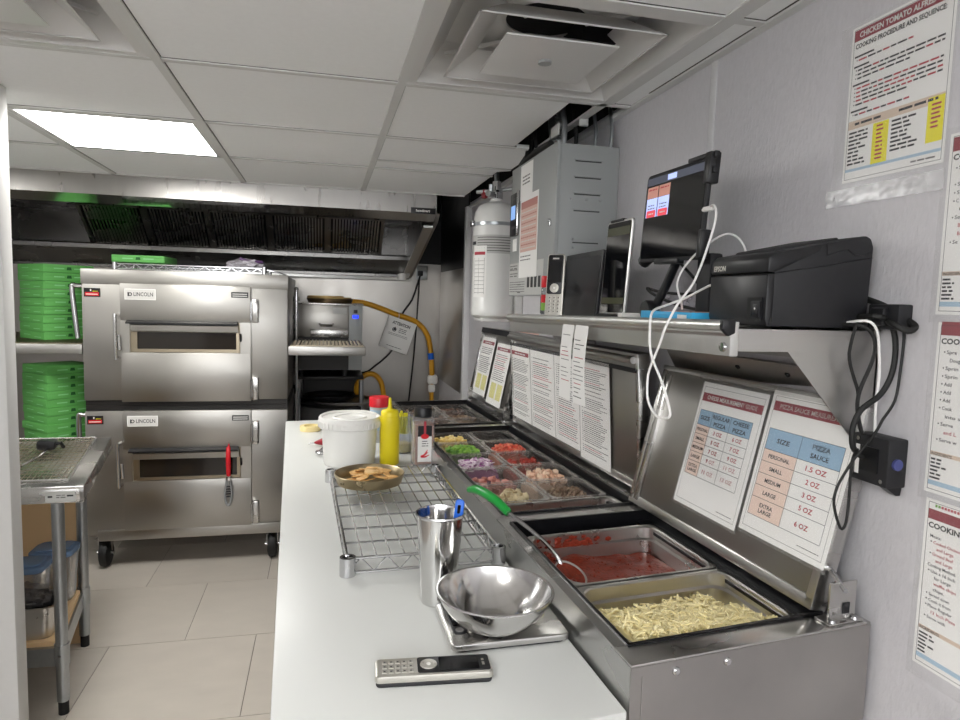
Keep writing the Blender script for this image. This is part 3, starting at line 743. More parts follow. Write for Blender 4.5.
# rack lying on the table
t = thing('cooling_screen', 'fine wire cooling screen lying on the left work table', 'screen', tuple(TT(-.5, .4, .85)))
def f(m):
    m.F = TT
    x0, x1, y0, y1, z = -.90, -.065, .075, .80, .857
    for k in range(48): x = x0 + (x1 - x0) * k / 47; m.box((x - .0011, y0, z - .001), (x + .0011, y1, z + .0012), 'ovenwarm')
    for k in range(16): y = y0 + (y1 - y0) * k / 15; m.box((x0, y - .0014, z - .0032), (x1, y + .0014, z - .001), 'ovenwarm')
part('wire_mesh', t, f, F=TT, smooth=0)
def f(m):
    m.F = TT; x0, x1, y0, y1, z = -.905, -.06, .07, .805, .8555
    m.tube([(x0, y0, z), (x1, y0, z), (x1, y1, z), (x0, y1, z)], .0045, 'steel', 8, closed=True)
part('rim', t, f, F=TT)
t = thing('tongs', 'black gripped tool end resting on the work table by the partition', 'tool', tuple(TT(-.16, .50, .85)))
def f(m): m.F = TT; m.box((-.245, .52, .862), (-.175, .60, .90), 'black', .012); m.tube([(-.18, .55, .885), (-.155, .53, .892), (-.15, .55, .87)], .008, 'black', 8)
part('grip', t, f, F=TT)
def f(m): m.F = TT; m.tube([(-.20, .53, .87), (-.21, .40, .868), (-.24, .25, .866)], .004, 'chrome', 8)
part('shaft', t, f, F=TT)
# things on the shelf
t = thing('steel_container', 'deep steel pan on the shelf liner under the work table', 'pan', (-1.03, 2.63, .262))
def rr(cx, cy, hx, hy, r, n=5):
    pts = []
    for sx, sy, a0 in ((1, 1, 0), (-1, 1, PI/2), (-1, -1, PI), (1, -1, 3*PI/2)):
        for k in range(n + 1):
            a = a0 + PI/2 * k / n; pts.append((cx + sx * (hx - r) + r * math.cos(a), cy + sy * (hy - r) + r * math.sin(a)))
    return pts
def trough(m, loops, mm, F=None, bottom=True):
    """loops: (points, z) from inside bottom, over the rim, to outside bottom"""
    vs = []; fs = []; n = len(loops[0][0])
    for pts, z in loops: vs += [(p[0], p[1], z) for p in pts]
    for i in range(len(loops) - 1):
        for k in range(n): l = (k + 1) % n; fs.append((i * n + k, i * n + l, (i + 1) * n + l, (i + 1) * n + k))
    fs.append(tuple(range(n))); fs.append(tuple((len(loops) - 1) * n + k for k in range(n))[::-1])
    return m.add(vs, fs, mm, F)
def gpan(m, cx, cy, hx, hy, ztop, depth, mm, r=.03, lip=.009, F=None, taper=.012, step=True):
    L = [(rr(cx, cy, hx - taper, hy - taper, max(r - .004, .008)), ztop - depth + .001)]
    if step: L += [(rr(cx, cy, hx - .006, hy - .006, r), ztop - .030), (rr(cx, cy, hx - .001, hy - .001, r), ztop - .026)]
    L += [(rr(cx, cy, hx, hy, r), ztop - .003), (rr(cx, cy, hx + .003, hy + .003, r + .003), ztop), (rr(cx, cy, hx + lip, hy + lip, r * .55), ztop), (rr(cx, cy, hx + lip, hy + lip, r * .55), ztop - .003), (rr(cx, cy, hx + .002, hy + .002, r), ztop - .004),
          (rr(cx, cy, hx - taper + .002, hy - taper + .002, r), ztop - depth)]
    return trough(m, L, mm, F)
F = locz((-1.05, 2.632, 0), .04)
part('shell', t, lambda m: gpan(m, 0, 0, .100, .073, .385, .1228, 'pan', .03), F=F)
def crumple(seed, sx, sy, sz):
    bm = bmesh.new(); bmesh.ops.create_icosphere(bm, subdivisions=4, radius=1)
    for v in bm.verts:
        q = v.co * 2.5 + Vector((seed, 0, 0)); n = noise.noise(q) * .25 + noise.noise(q * 3) * .16; c = v.co * (1 + n)
        v.co = Vector((max(-1, min(1, c.x)) * sx, max(-1, min(1, c.y)) * sy, c.z * sz))
    return bm
o = MB(F); o.addbm(crumple(3, .084, .058, .045), 'blackm', Matrix.Translation((0, 0, .378))); tag(o.build('wrapped_food', origin=(-1.055, 2.66, .33)), 'dark food in clear wrap inside the steel pan under the table', 'food')
o = MB(F); o.addbm(crumple(7, .082, .057, .046), 'bagdark', Matrix.Translation((0, 0, .398)));  tag(o.build('clear_wrap', origin=(-1.055, 2.66, .36)), 'crumpled clear film over the steel pan under the table', 'wrap')
def tub(x, y, label, h=.235, rz=.15):
    t = thing('storage_tub', label, 'tub', (x, y, .262), rz); F = wmat(t)
    part('tub', t, lambda m: gpan(m, 0, 0, .073, .062, h, h - .001, 'plastic_clear', .03, lip=.004, step=False), F=F)
    def f(m):
        m.prism(rr(0, 0, .079, .069, .030), 'z', h, h + .022, 'lidblue', .004); m.prism(rr(0, 0, .064, .054, .025), 'z', h + .0222, h + .030, 'lidblue', .003)
    part('lid', t, f, F=F)
tub(-1.060, 2.925, 'clear tub with blue lid beside the table leg', .19, .0); tub(-1.112, 2.783, 'clear tub with blue lid just behind the deep steel pan', .185, .0)
# ------------------------------------------------------------------ pizza prep table
ZT = 1.014; VE = 2.42
M['endsteel'] = mat('smudged stainless end', (.42, .405, .39), .36, 1., noise_s=7, var=.22, rvar=.08)
prep = thing('prep_table', 'stainless pizza prep table with three raised lids along the right wall', 'prep table', tuple(TW(0, 1.2, 0)))
WELLS = [(.052, .598), (.668, 1.700), (1.785, 2.385)]
def f(m):
    # top rim: front lip, back ledge, ends, dividers
    m.box((0, .0036, .846), (.0035, VE - .0031, ZT - .0041), 'steel_h'); m.box((0, .0525, ZT - .004), (.024, 2.3845, ZT), 'steel')
    m.box((0, 0, .846), (.45, .0035, ZT - .0041), 'endsteel'); m.box((0, 0, ZT - .004), (.45, .052, ZT), 'steel', .001)
    m.box((.397, .0525, ZT - .004), (.45, 2.3845, ZT), 'steel'); m.box((.4465, .0036, .846), (.45, VE - .0031, ZT - .0041), 'steel_h'); m.box((0, VE - .003, .846), (.45, VE, ZT - .0041), 'steel_h')
    m.box((0, 2.392, ZT - .004), (.45, VE, ZT), 'steel')
    for a, b in ((.600, .666), (1.702, 1.783)): m.box((.024, a, ZT - .016), (.388, b, ZT - .002), 'steel')
part('rail', prep, f, F=TW)
def f(m):
    for a, b in WELLS:
        m.box((.020, a - .004, .79), (.026, b + .004, ZT + .003), 'gasket'); m.box((.020, a - .006, .79), (.394, a, ZT + .003), 'gasket'); m.box((.020, b, .79), (.394, b + .006, ZT + .003), 'gasket')
        m.box((.388, a - .004, .79), (.396, b + .004, ZT + .003), 'gasket'); m.box((.02, a, .784), (.394, b, .79), 'gasket')
        m.box((.352, a, .985), (.388, b, .992), 'gasket'); m.box((.026, a, .985), (.034, b, .992), 'gasket')
part('gasket_liner', prep, f, F=TW)
def f(m):
    m.box((-.47, .03, .10), (.43, 2.40, .846), 'steel_dull'); m.box((-.47, .03, .846), (-.012, 2.38, .93), 'steel_dull')
part('cabinet', prep, f, F=TW)
for u in (-.43, .39):
    for v in (.07, 2.34): part('leg', prep, lambda m: m.cyl((u, v, 0), (u, v, .10), .02, 'galv', 12), F=TW)
def f(m):
    for u in (.075, .165): m.lathe([(.007, 0), (.006, .003), (.004, .0045), (0, .0045)], 'chrome', (0, 0, 0), 12, F=frame((u, -.0002, ZT - .02 + (.0 if u < .1 else .0)), (1, 0, 0), (0, 0, 1)))
    for p in ((.008, .02),): pass
part('rivet', prep, f, F=TW)
def f(m):
    m.box((.018, -.0012, .90), (.0195, .0, .995), 'steel_dull')
part('end_seam', prep, f, F=TW)
# lids
class Lid:
    def __init__(s, u0, z0, ang):
        s.P = TW(u0, .9, z0); s.up = Vector((math.sin(ang), 0, math.cos(ang))); s.n = s.up.cross(EY).normalized()
        s.M = Matrix(((EY.x, s.up.x, s.n.x, 0), (EY.y, s.up.y, s.n.y, 0), (EY.z, s.up.z, s.n.z, 0), (0, 0, 0, 1)))
    def __call__(s, a, h, d): return s.P + EY * (a - .9) + s.up * h + s.n * d
    def page(s, sl, h, d=.003): return frame(s(sl, h, d), -EY, s.up)
LID3 = Lid(.370, 1.02, math.radians(13.5)); LID2 = Lid(.425, 1.025, math.radians(-4)); LID1 = Lid(.42, 1.03, math.radians(11))
def lid(L, s0, s1, ht, name='lid'):
    def f(m):
        m.box((s0, .008, -.030), (s1, ht, -.004), 'lidsteel', .004)
        # folded rim
        m.box((s0, .008, -.034), (s0 + .018, ht, .0), 'steel', .003); m.box((s1 - .018, .008, -.034), (s1, ht, .0), 'steel', .003)
        m.box((s1 - .045, .012, -.034), (s1 - .026, ht - .02, .004), 'steel', .003)
        m.box((s0, .0, -.034), (s1, .022, .0), 'steel_dull', .003); m.box((s0, ht - .012, -.034), (s1, ht, .002), 'steel_dull', .003)
    lo = part(name, prep, f, F=L)
    return lo
l3 = lid(LID3, .05, .675, .36); l2 = lid(LID2, .705, 1.765, .37); l1 = lid(LID1, 1.86, 2.47, .365)
# upper folded section of the near lid with its bolts
def f(m):
    m.F = LID3; m.prism([(.360, -.034), (.360, -.030), (.402, .012), (.406, .009), (.366, -.034)], 'x', .055, .67, 'steel_dull')
    for a in (.40, .25, .12): m.cyl((a, .385, -.008), (a, .388, -.002), .006, 'blackm', 10)
part('folded_flap', l3, f, F=LID3)
def f(m): m.F = LID2; m.cyl((.72, .352, .006), (1.75, .352, .006), .010, 'steel_dull', 10); m.box((.72, .318, .0), (1.75, .330, .004), 'blackm')
part('grab_bar', l2, f)
part('grab_bar', l1, lambda m: m.box((1.87, .335, .0), (2.46, .36, .006), 'blackm'), F=LID1)
def bracket(u, v, L, rz=0):
    def f(m):
        m.prism([(v, ZT), (v + .003, ZT), (v + .003, ZT + .065), (v, ZT + .065)], 'x', u - .008, u + .048, 'steel')
        m.box((u - .018, v - .012, ZT), (u + .055, v + .02, ZT + .003), 'steel', .001)
        for a in (u - .006, u + .042): m.lathe([(.006, ZT + .003), (.005, ZT + .007), (0, ZT + .008)], 'chrome', (a, v - .006, 0), 10)
        m.cyl((u + .012, v - .012, ZT + .055), (u + .02, v + .03, ZT + .075), .0045, 'chrome', 8); m.box((u + .02, v - .002, ZT + .012), (u + .034, v, ZT + .03), 'blackm')
    part('hinge_bracket', prep, f, F=TW)
bracket(.385, .018, LID3); bracket(.395, .665, LID3); bracket(.400, 1.785, LID2); bracket(.41, 2.40, LID1)
tag(MB(TW).box((-.486, -.004, .931), (-.006, 2.33, .950), 'board', .0025).build('cutting_board', origin=TW(-.24, 1.2, .931)), 'long white cutting board along the front of the prep table', 'cutting board')

# ------------------------------------------------------------------ steel and clear pans in the rail
def food_pan(name, u0, u1, v0, v1, depth, mm, label, zt=1.001, r=.03, group=None, origin=None):
    cu, cv = (u0 + u1) / 2, (v0 + v1) / 2
    mb = MB(TW); gpan(mb, cu, cv, (u1 - u0) / 2 - .009, (v1 - v0) / 2 - .009, zt, depth, mm, r)
    if mm == 'acrylic':
        A = rr(cu, cv, (u1 - u0) / 2 - .008, (v1 - v0) / 2 - .008, r); B = rr(cu, cv, (u1 - u0) / 2, (v1 - v0) / 2, r * .55); n = len(A)
        for q in (.0008, -.0042): mb.add([(p[0], p[1], zt + q) for p in A] + [(p[0], p[1], zt + q) for p in B], [(k, (k + 1) % n, (k + 1) % n + n, k + n) for k in range(n)], 'acrylic_rim')
    return tag(mb.build(name, origin=TW(cu, cv, zt - depth)), label, 'food pan', group)
food_pan('food_pan', .036, .364, .056, .278, .15, 'pan', 'steel pan of shredded cheese at the near end of the prep table')
food_pan('food_pan', .036, .364, .284, .545, .15, 'pan', 'steel pan of red sauce behind the shredded cheese')
food_pan('food_pan', .036, .375, .672, .775, .10, 'pan', 'narrow long steel pan just behind the sauce section, nearly empty', r=.028)
def heap(m, u0, u1, v0, v1, zf, mm, n=14, r=.03):
    """a food surface whose height is zf(a, b), a and b from 0 to 1"""
    vs = []; fs = []
    for i in range(n + 1):
        for j in range(n + 1):
            a, b = i / n, j / n
            da = 2 * a - 1; db = 2 * b - 1; k = 1.0
            # squircle the corners
            x = da * math.sqrt(1 - .18 * db * db); y = db * math.sqrt(1 - .18 * da * da)
            vs.append(((u0 + u1) / 2 + x * (u1 - u0) / 2 * 1.03, (v0 + v1) / 2 + y * (v1 - v0) / 2 * 1.03, zf(a, b)))
    for i in range(n):
        for j in range(n): q = i * (n + 1) + j; fs.append((q, q + n + 1, q + n + 2, q + 1))
    # skirt down so the food has body
    o = len(vs); rim = [i * (n + 1) for i in range(n + 1)] + [n * (n + 1) + j for j in range(1, n + 1)] + [i * (n + 1) + n for i in range(n - 1, -1, -1)] + [j for j in range(n - 1, 0, -1)]
    low = min(v[2] for v in vs) - .02
    for q in rim: vs.append((vs[q][0], vs[q][1], low))
    L = len(rim)
    for k in range(L): fs.append((rim[k], rim[(k + 1) % L], o + (k + 1) % L, o + k))
    fs.append(tuple(o + k for k in range(L)))
    return m.add(vs, fs, mm)
mb = MB(TW); heap(mb, .052, .360, .690, .757, lambda a, b: .976 + .004 * noise.noise(Vector((a * 8, b * 3, 1))), 'residue', 10)
tag(mb.build('meat_sauce', origin=TW(.2, .72, .94)), 'thin brown sauce left in the narrow steel pan', 'sauce', kind='stuff')
# cheese
def zc(a, b): return .950 + .052 * max(0, 1 - b * 1.05) ** .7 * (1 - .55 * a ** 2.2) + .013 * noise.noise(Vector((a * 7, b * 5, 0)))
mb = MB(TW); heap(mb, .055, .345, .072, .262, zc, 'cheese2')
rc = random.Random(5)
for k in range(1700):
    a, b = rc.random(), rc.random() ** 1.25
    if a > .9 and b > .5: continue
    u = .058 + .284 * a; v = .074 + .185 * b; z = zc(a, b) + rc.uniform(.0, .010)
    th = rc.uniform(0, 2 * PI); l = rc.uniform(.014, .032); dz = rc.uniform(-.3, .45) * l * (.8 if rc.random() < .8 else 1.6); bend = rc.uniform(-.4, .4)
    p0 = (u - math.cos(th) * l / 2, v - math.sin(th) * l / 2, z - dz / 2); p2 = (u + math.cos(th + bend) * l / 2, v + math.sin(th + bend) * l / 2, z + dz / 2)
    p0 = (min(max(p0[0], .05), .35), min(max(p0[1], .069), .268), p0[2]); p2 = (min(max(p2[0], .05), .35), min(max(p2[1], .069), .268), p2[2])
    mb.tube([p0, (u, v, z + .001), p2], rc.uniform(.0013, .0021), 'cheese' if rc.random() < .6 else 'cheese2', 4, caps=False)
tag(mb.build('shredded_cheese', origin=TW(.2, .16, .90)), 'heap of pale shredded cheese in the nearest steel pan', 'cheese', kind='stuff')
# sauce
def zs(a, b): return .943 + .016 * math.exp(-((a - .12) ** 2 / .03 + (b - .45) ** 2 / .12)) + .014 * math.exp(-((a - .32) ** 2 / .02 + (b - .95) ** 2 / .05)) + .004 * noise.noise(Vector((a * 9, b * 7, 3)))
mb = MB(TW); heap(mb, .056, .344, .304, .526, zs, 'sauce', 28)
for k in range(420):
    if k < 330: u = rc.gauss(.15, .030); z = rc.gauss(.958, .015); s = rc.uniform(.002, .0065)
    elif k < 370: u = rc.gauss(.16, .05); z = rc.gauss(.978, .010); s = rc.uniform(.001, .005)
    else: u = rc.uniform(.07, .33); z = rc.uniform(.950, .970); s = rc.uniform(.001, .003)
    u = min(max(u, .062), .34); z = min(max(z, .945), .993)
    bm = bmesh.new(); bmesh.ops.create_icosphere(bm, subdivisions=1, radius=s)
    for q in bm.verts: q.co *= 1 + .4 * noise.noise(q.co * 200 + Vector((k, 0, 0))); q.co.y *= .35; q.co.x *= 1.5
    mb.addbm(bm, 'splash', Matrix.Translation((u, .5325, z)))
for k in range(140):
    u = .062 + abs(rc.gauss(0, .012)); v = rc.uniform(.36, .52); bm = bmesh.new(); bmesh.ops.create_icosphere(bm, subdivisions=1, radius=rc.uniform(.003, .009))
    for q in bm.verts: q.co *= 1 + .4 * noise.noise(q.co * 150 + Vector((0, k, 0)))
    mb.addbm(bm, 'sauce', Matrix.Translation((u, v, .960 + rc.uniform(-.006, .008))))
for k in range(160):
    u, v = rc.uniform(.07, .33), rc.uniform(.31, .52); a, b = (u - .056) / .288, (v - .304) / .222
    bm = bmesh.new(); bmesh.ops.create_icosphere(bm, subdivisions=1, radius=rc.uniform(.0015, .0045)); mb.addbm(bm, 'sauce', Matrix.Translation((u, v, zs(a, b) - .001)))
tag(mb.build('tomato_sauce', origin=TW(.2, .41, .90)), 'chunky red tomato sauce splashed up the pan wall', 'sauce', kind='stuff')
# ladle
t = thing('ladle', 'green handled serving ladle resting on the rail with its bowl in the sauce', 'ladle', (.49, 1.22, .95))
part('handle', t, lambda m: m.tube([(.342, 1.515, 1.066), (.352, 1.475, 1.078), (.370, 1.424, 1.077), (.387, 1.39, 1.067), (.399, 1.368, 1.055)], [.007, .011, .011, .010, .009], 'gripgreen', 10, smooth=2))
part('shaft', t, lambda m: m.tube([(.397, 1.373, 1.056), (.425, 1.318, 1.040), (.452, 1.272, 1.021), (.470, 1.243, 1.000), (.475, 1.235, .985)], .0045, 'chrome', 8, smooth=1))
def f(m):
    R = Matrix.Translation((.485, 1.212, .968)) @ Matrix.Rotation(.35, 4, 'X') @ Matrix.Rotation(.3, 4, 'Y')
    m.lathe([(0, -.018), (.018, -.014), (.030, .0), (.035, .010), (.036, .011), (.0335, .010), (.028, .001), (.016, -.012), (0, -.016)], 'pan', (0, 0, 0), 24, F=R); m.lathe([(0, .007), (.02, .008), (.0325, .0085)], 'sauce', (0, 0, 0), 20, F=R)
part('bowl', t, f)
# sixth pans: two columns, five rows
V0 = .785; DV = .181
proto = food_pan('clear_pan', .036, .200, V0, V0 + .172, .10, 'acrylic', 'x', r=.025)
kinds = [  # (column, row from near) -> topping
 ('mush', 'mushroom pieces', 0, 0), ('ham', 'diced ham', 0, 1), ('onion', 'diced red onion', 0, 2), ('pepper', 'diced green pepper', 0, 3), ('pine', 'pineapple bits', 0, 4),
 ('beef', 'brown ground beef', 1, 0), ('chicken', 'diced chicken', 1, 1), ('pepperoni', 'red and white pieces', 1, 2), ('tomato', 'diced tomato', 1, 3), (None, None, 1, 4)]
FILL = {'mush': .7, 'ham': .3, 'onion': .8, 'pepper': .95, 'pine': .8, 'beef': .6, 'chicken': .75, 'pepperoni': .55, 'tomato': .85}
rowname = ['nearest row', 'second row', 'third row', 'fourth row', 'farthest row']
colname = ['front column of the middle section', 'wall side column of the middle section']
def bits(mb, u0, u1, v0, v1, zt, fill, k1, k2, n, s, shape='cube', clump=0):
    zf = zt - .008 - .030 * (1 - fill)
    heap(mb, u0, u1, v0, v1, lambda a, b: zf - .010 - .012 * (abs(2 * a - 1) ** 3 + abs(2 * b - 1) ** 3), k2, 8)
    for k in range(n):
        a, b = rc.random(), rc.random()
        if clump: a, b = min(max(rc.gauss(.5, .2), 0), 1), min(max(rc.gauss(.45, .2), 0), 1)
        d = max(0, 1 - (2 * a - 1) ** 2) * max(0, 1 - (2 * b - 1) ** 2)
        z = zf - .012 + rc.uniform(0, .016) + .012 * d
        u = u0 + .01 + (u1 - u0 - .02) * a; v = v0 + .01 + (v1 - v0 - .02) * b; q = s * rc.uniform(.7, 1.3)
        R = Matrix.Translation((u, v, z)) @ Matrix.Rotation(rc.uniform(0, 6), 4, 'Z') @ Matrix.Rotation(rc.uniform(-.7, .7), 4, 'X')
        mk = k1 if rc.random() < .65 else k2
        if shape == 'cube': mb.box((-q, -q * .75, -q * .6), (q, q * .75, q * .6), mk, q * .25, F=R, seg=1)
        elif shape == 'strip': mb.tube([(-q * 1.6, 0, 0), (0, q * .5, q * .3), (q * 1.6, 0, 0)], q * .4, mk, 5, F=R)
        else:
            bm = bmesh.new(); bmesh.ops.create_icosphere(bm, subdivisions=1, radius=q)
            for w in bm.verts: w.co *= 1 + rc.uniform(-.2, .2)
            mb.addbm(bm, mk, R)
for kk, desc, c, r in kinds:
    u0 = .036 if c == 0 else .206; v0 = V0 + DV * r; zt = 1.001
    label = 'clear pan holding %s in the %s, %s' % (desc, rowname[r], colname[c]) if kk else 'empty dark looking clear pan at the far wall side corner of the middle section'
    label = label.replace(' of the middle section', '') if len(label.split()) > 16 else label
    if (c, r) == (0, 0): o = proto
    else:
        o = proto.copy(); COL.objects.link(o); o.location = proto.location + TW(u0 - .036, v0 - V0, 0) - TW(0, 0, 0)
    tag(o, label, 'food pan', 'clear topping pans in the middle section')
    if kk:
        mb = MB(TW); a = (u0 + .022, u0 + .146, v0 + .022, v0 + .150, zt, FILL[kk])
        if kk in ('pepper', 'tomato'): bits(mb, *a, kk, kk + '2', 240, .0058)
        elif kk == 'onion': bits(mb, *a, 'onion', 'onion2', 190, .0062, 'strip')
        elif kk == 'ham': bits(mb, *a, 'ham', 'ham2', 45, .0085); 
        elif kk == 'mush': bits(mb, *a, 'mush', 'mush2', 90, .0085, 'blob', 1)
        elif kk == 'chicken': bits(mb, *a, 'chicken', 'chicken2', 90, .0085, 'blob')
        elif kk == 'beef': bits(mb, *a, 'beef', 'beef2', 150, .006, 'blob')
        elif kk == 'pine': bits(mb, *a, 'pine', 'pine2', 100, .0065)
        elif kk == 'pepperoni':
            bits(mb, *a, 'pepperoni', 'pepperoni', 50, .008, 'blob')
            for q in range(28): mb.box((-.006, -.006, -.005), (.006, .006, .006), 'dice', .001, F=Matrix.Translation((u0 + rc.uniform(.08, .14), v0 + rc.uniform(.03, .13), zt - .045 + rc.uniform(0, .018))) @ Matrix.Rotation(rc.uniform(0, 3), 4, 'Z') @ Matrix.Rotation(.5, 4, 'X'), seg=1)
        tag(mb.build('topping', origin=TW(u0 + .08, v0 + .09, .91)), 'heap of %s in its clear pan' % desc, 'food', kind='stuff')
# far section: two columns, three rows, low fill
for c in (0, 1):
    for r in range(3):
        u0 = .036 if c == 0 else .206; v0 = 1.80 + .190 * r
        o = proto.copy(); COL.objects.link(o); o.location = proto.location + TW(u0 - .036, v0 - V0, 0) - TW(0, 0, 0)
        tag(o, 'clear pan of dark topping in the far section, %s, %s' % (('nearest row', 'middle row', 'farthest row')[r], ('front side', 'wall side')[c]), 'food pan', 'clear pans in the far section')
        mb = MB(TW); bits(mb, u0 + .020, u0 + .148, v0 + .020, v0 + .152, 1.001, .55, 'olive' if (c + r) % 2 else 'beef', 'olive2' if (c + r) % 2 else 'beef2', 50, .007, 'blob')
        tag(mb.build('topping', origin=TW(u0 + .08, v0 + .09, .91)), 'dark topping in the far section, %s, %s' % (('nearest row', 'middle row', 'farthest row')[r], ('front side', 'wall side')[c]), 'food', kind='stuff')

# ------------------------------------------------------------------ sheets hung on the lids
def sleeve(t, F, w, h, mg=.006, top=.012):
    part('clear_sleeve', t, lambda m: m.box((-mg, -mg, .0009), (w + mg, h + top, .0011), 'sleeve'), F=F)
PW, PH = .216, .279
def table_sheet(sl, h0, label, title, heads, rows, cols, y0, ytop, hh, rh, ty):
    F = LID3.page(sl, h0, .0035)
    t = thing('measurement_sheet', label, 'sheet', tuple(F @ Vector((PW / 2, 0, 0))))
    def f(m):
        m.F = F; m.box((0, 0, 0), (PW, PH, .0005), 'paper')
        for a in ((.008, .010, .208, .0106), (.008, .268, .208, .2686), (.008, .010, .0086, .268), (.2074, .010, .208, .268)): m.rect(*a, .0006, 'ink')
        m.rect(.009, ty, .207, ty + .019, .0006, 'banner'); m.text(title, .108, ty + .0055, .0085, 'paperg', .0009, w=.165, align='C', bold=.02)
        x0, x1 = cols[0], cols[-1]; y = ytop
        m.rect(x0, y - hh, x1, y, .0006, 'tblue'); yy = y - hh
        lines = [y, yy]
        for k, rw in enumerate(rows):
            b = rh if k < len(rows) - 1 else rh * 1.5
            m.rect(x0, yy - b, cols[1], yy, .0006, 'tpeach')
            lab = rw[0].split('/')
            ch = .0066 * (rh / .020) ** .6
            for q, s in enumerate(lab): m.text(s, (x0 + cols[1]) / 2, yy - b / 2 - ch / 2 + (len(lab) - 1 - 2 * q) * ch * .75, ch, 'ink', .0009, w=min((cols[1] - x0) * .86, ch * .95 * len(s)), align='C', bold=.022)
            for c, s in enumerate(rw[1:]): m.text(s, (cols[c + 1] + cols[c + 2]) / 2, yy - b / 2 - ch * .6, ch * 1.2, 'inkr', .0009, w=ch * 1.1 * len(s), align='C', bold=.022)
            yy -= b; lines.append(yy)
        for q in lines: m.rect(x0, q - .0004, x1, q + .0004, .001, 'ink')
        for q in cols: m.rect(q - .0004, yy, q + .0004, y, .001, 'ink')
        for c, hd in enumerate(heads):
            ls = hd.split('/')
            for q, s in enumerate(ls): m.text(s, (cols[c] + cols[c + 1]) / 2, y - hh / 2 - .0045 + (len(ls) - 1 - 2 * q) * .0078, .0085, 'ink', .0009, w=min((cols[c + 1] - cols[c]) * .92, .0085 * len(s) * .98), align='C', bold=.022)
        m.line(.15, .20, .018, .0016, 'inkg', .0007)
    part('sheet', t, f); sleeve(t, F, PW, PH)
table_sheet(.484, .060, 'cheese amounts sheet with blue table, left one on the near lid', 'CHEESE MEASUREMENT GUIDE', ['SIZE', 'REGULAR/PIZZA', 'CHEESE/PIZZA'],
  [('PERSONAL', '3 OZ', '6 OZ'), ('SMALL', '5 OZ', '7 OZ'), ('MEDIUM', '7 OZ', '9 OZ'), ('LARGE', '9 OZ', '11 OZ'), ('EXTRA/LARGE', '11 OZ', '13 OZ')], [.014, .060, .123, .190], .06, .216, .034, .0205, .236)
table_sheet(.259, .072, 'pizza sauce amounts sheet with blue table, right one on the near lid', 'PIZZA SAUCE MEASUREMENT', ['SIZE', 'PIZZA/SAUCE'],
  [('PERSONAL', '1.5 OZ'), ('SMALL', '2 OZ'), ('MEDIUM', '3 OZ'), ('LARGE', '5 OZ'), ('EXTRA/LARGE', '6 OZ')], [.014, .100, .197], .05, .205, .041, .0235, .240)
part_bar = MB(LID3); part_bar.box((.055, .343, .0035), (.505, .356, .008), 'acrylic', .001); part_bar.build('sheet_clip', l3)
# four text sheets on the middle lid, two on the far lid
def text_sheet(L, sl, h0, w, h, label, banner, nl, seed, yellow=False):
    rnd = random.Random(seed); F = L.page(sl, h0, .0035)
    t = thing('recipe_sheet', label, 'sheet', tuple(F @ Vector((w / 2, 0, 0))))
    def f(m):
        m.F = F; m.box((0, 0, 0), (w, h, .0005), 'paper')
        y = h - .022
        if banner: m.rect(.012, h - .034, w - .012, h - .018, .0006, 'banner'); m.line(.05, w - .05, h - .029, .005, 'paperg', .0008, rnd=rnd); y = h - .045
        if yellow:
            m.rect(.03, .028, .105, .10, .0006, 'yellowl'); m.rect(.125, .028, .195, .10, .0006, 'yellowl'); y0 = .112
        else: y0 = .02
        st = (y - y0) / nl
        for k in range(nl):
            yy = y0 + st * (nl - 1 - k)
            if rnd.random() < .12: continue
            x0 = .016 + (.014 if rnd.random() < .75 else 0); m.line(x0, w - .014 - rnd.random() * .05, yy, st * .38, 'inkr' if rnd.random() < .13 else ('ink' if rnd.random() < .5 else 'inkg'), .0006, rnd=rnd)
            if x0 > .02: m.rect(.016, yy, .022, yy + st * .38, .0006, 'ink')
    part('sheet', t, f, smooth=0); sleeve(t, F, w, h, .004)
for k, (sl, w, lb) in enumerate(((1.742, .222, 'text sheet with maroon banner, farthest on the middle lid'), (1.512, .232, 'plain text sheet second from the far end of the middle lid'), (1.275, .200, 'plain text sheet partly behind the hanging tickets'), (1.070, .205, 'dense text sheet nearest the bare steel of the middle lid'))):
    text_sheet(LID2, sl, .028 if k < 3 else .012, w, .290 if k < 3 else .315, lb, k == 0, 34 if k < 3 else 44, 20 + k)
text_sheet(LID1, 2.405, .030, .216, .285, 'recipe sheet with yellow blocks at the far end of the far lid', True, 14, 31, True)
text_sheet(LID1, 2.150, .015, .216, .285, 'recipe sheet with yellow blocks beside the middle lid', True, 14, 32, True)
# ------------------------------------------------------------------ things on the cutting board
ZC = .950
# wire shelf used as a cooling rack
t = thing('wire_shelf', 'chrome wire shelf lying on the white cutting board', 'wire shelf', (.2, 1.7, ZC))
Q = [Vector((.050, 1.335, 0)), Vector((.372, 1.345, 0)), Vector((.352, 2.065, 0)), Vector((.022, 2.045, 0))]
def bl(a, b, z): p = Q[0] * (1-a) * (1-b) + Q[1] * a * (1-b) + Q[2] * a * b + Q[3] * (1-a) * b; return Vector((p.x, p.y, z))
for q in Q: part('corner_sleeve', t, lambda m: (m.lathe([(.011, ZC + .001), (.0165, ZC + .001), (.0165, ZC + .04), (.011, ZC + .04), (.011, ZC + .001)], 'chrome', (q.x, q.y, 0), 18)))
def f(m):
    zt, zb = .986, .956
    for a0, b0, a1, b1 in ((0, 0, 1, 0), (1, 0, 1, 1), (1, 1, 0, 1), (0, 1, 0, 0)):
        for z in (zt, zb): m.tube([bl(a0, b0, z), bl(a1, b1, z)], .0032, 'chrome', 8)
        n = 12 if b0 == b1 else 26
        m.tube([bl(a0 + (a1 - a0) * k / n, b0 + (b1 - b0) * k / n, zb if k % 2 == 0 else zt) for k in range(n + 1)], .0022, 'chrome', 6)
part('truss_frame', t, f)
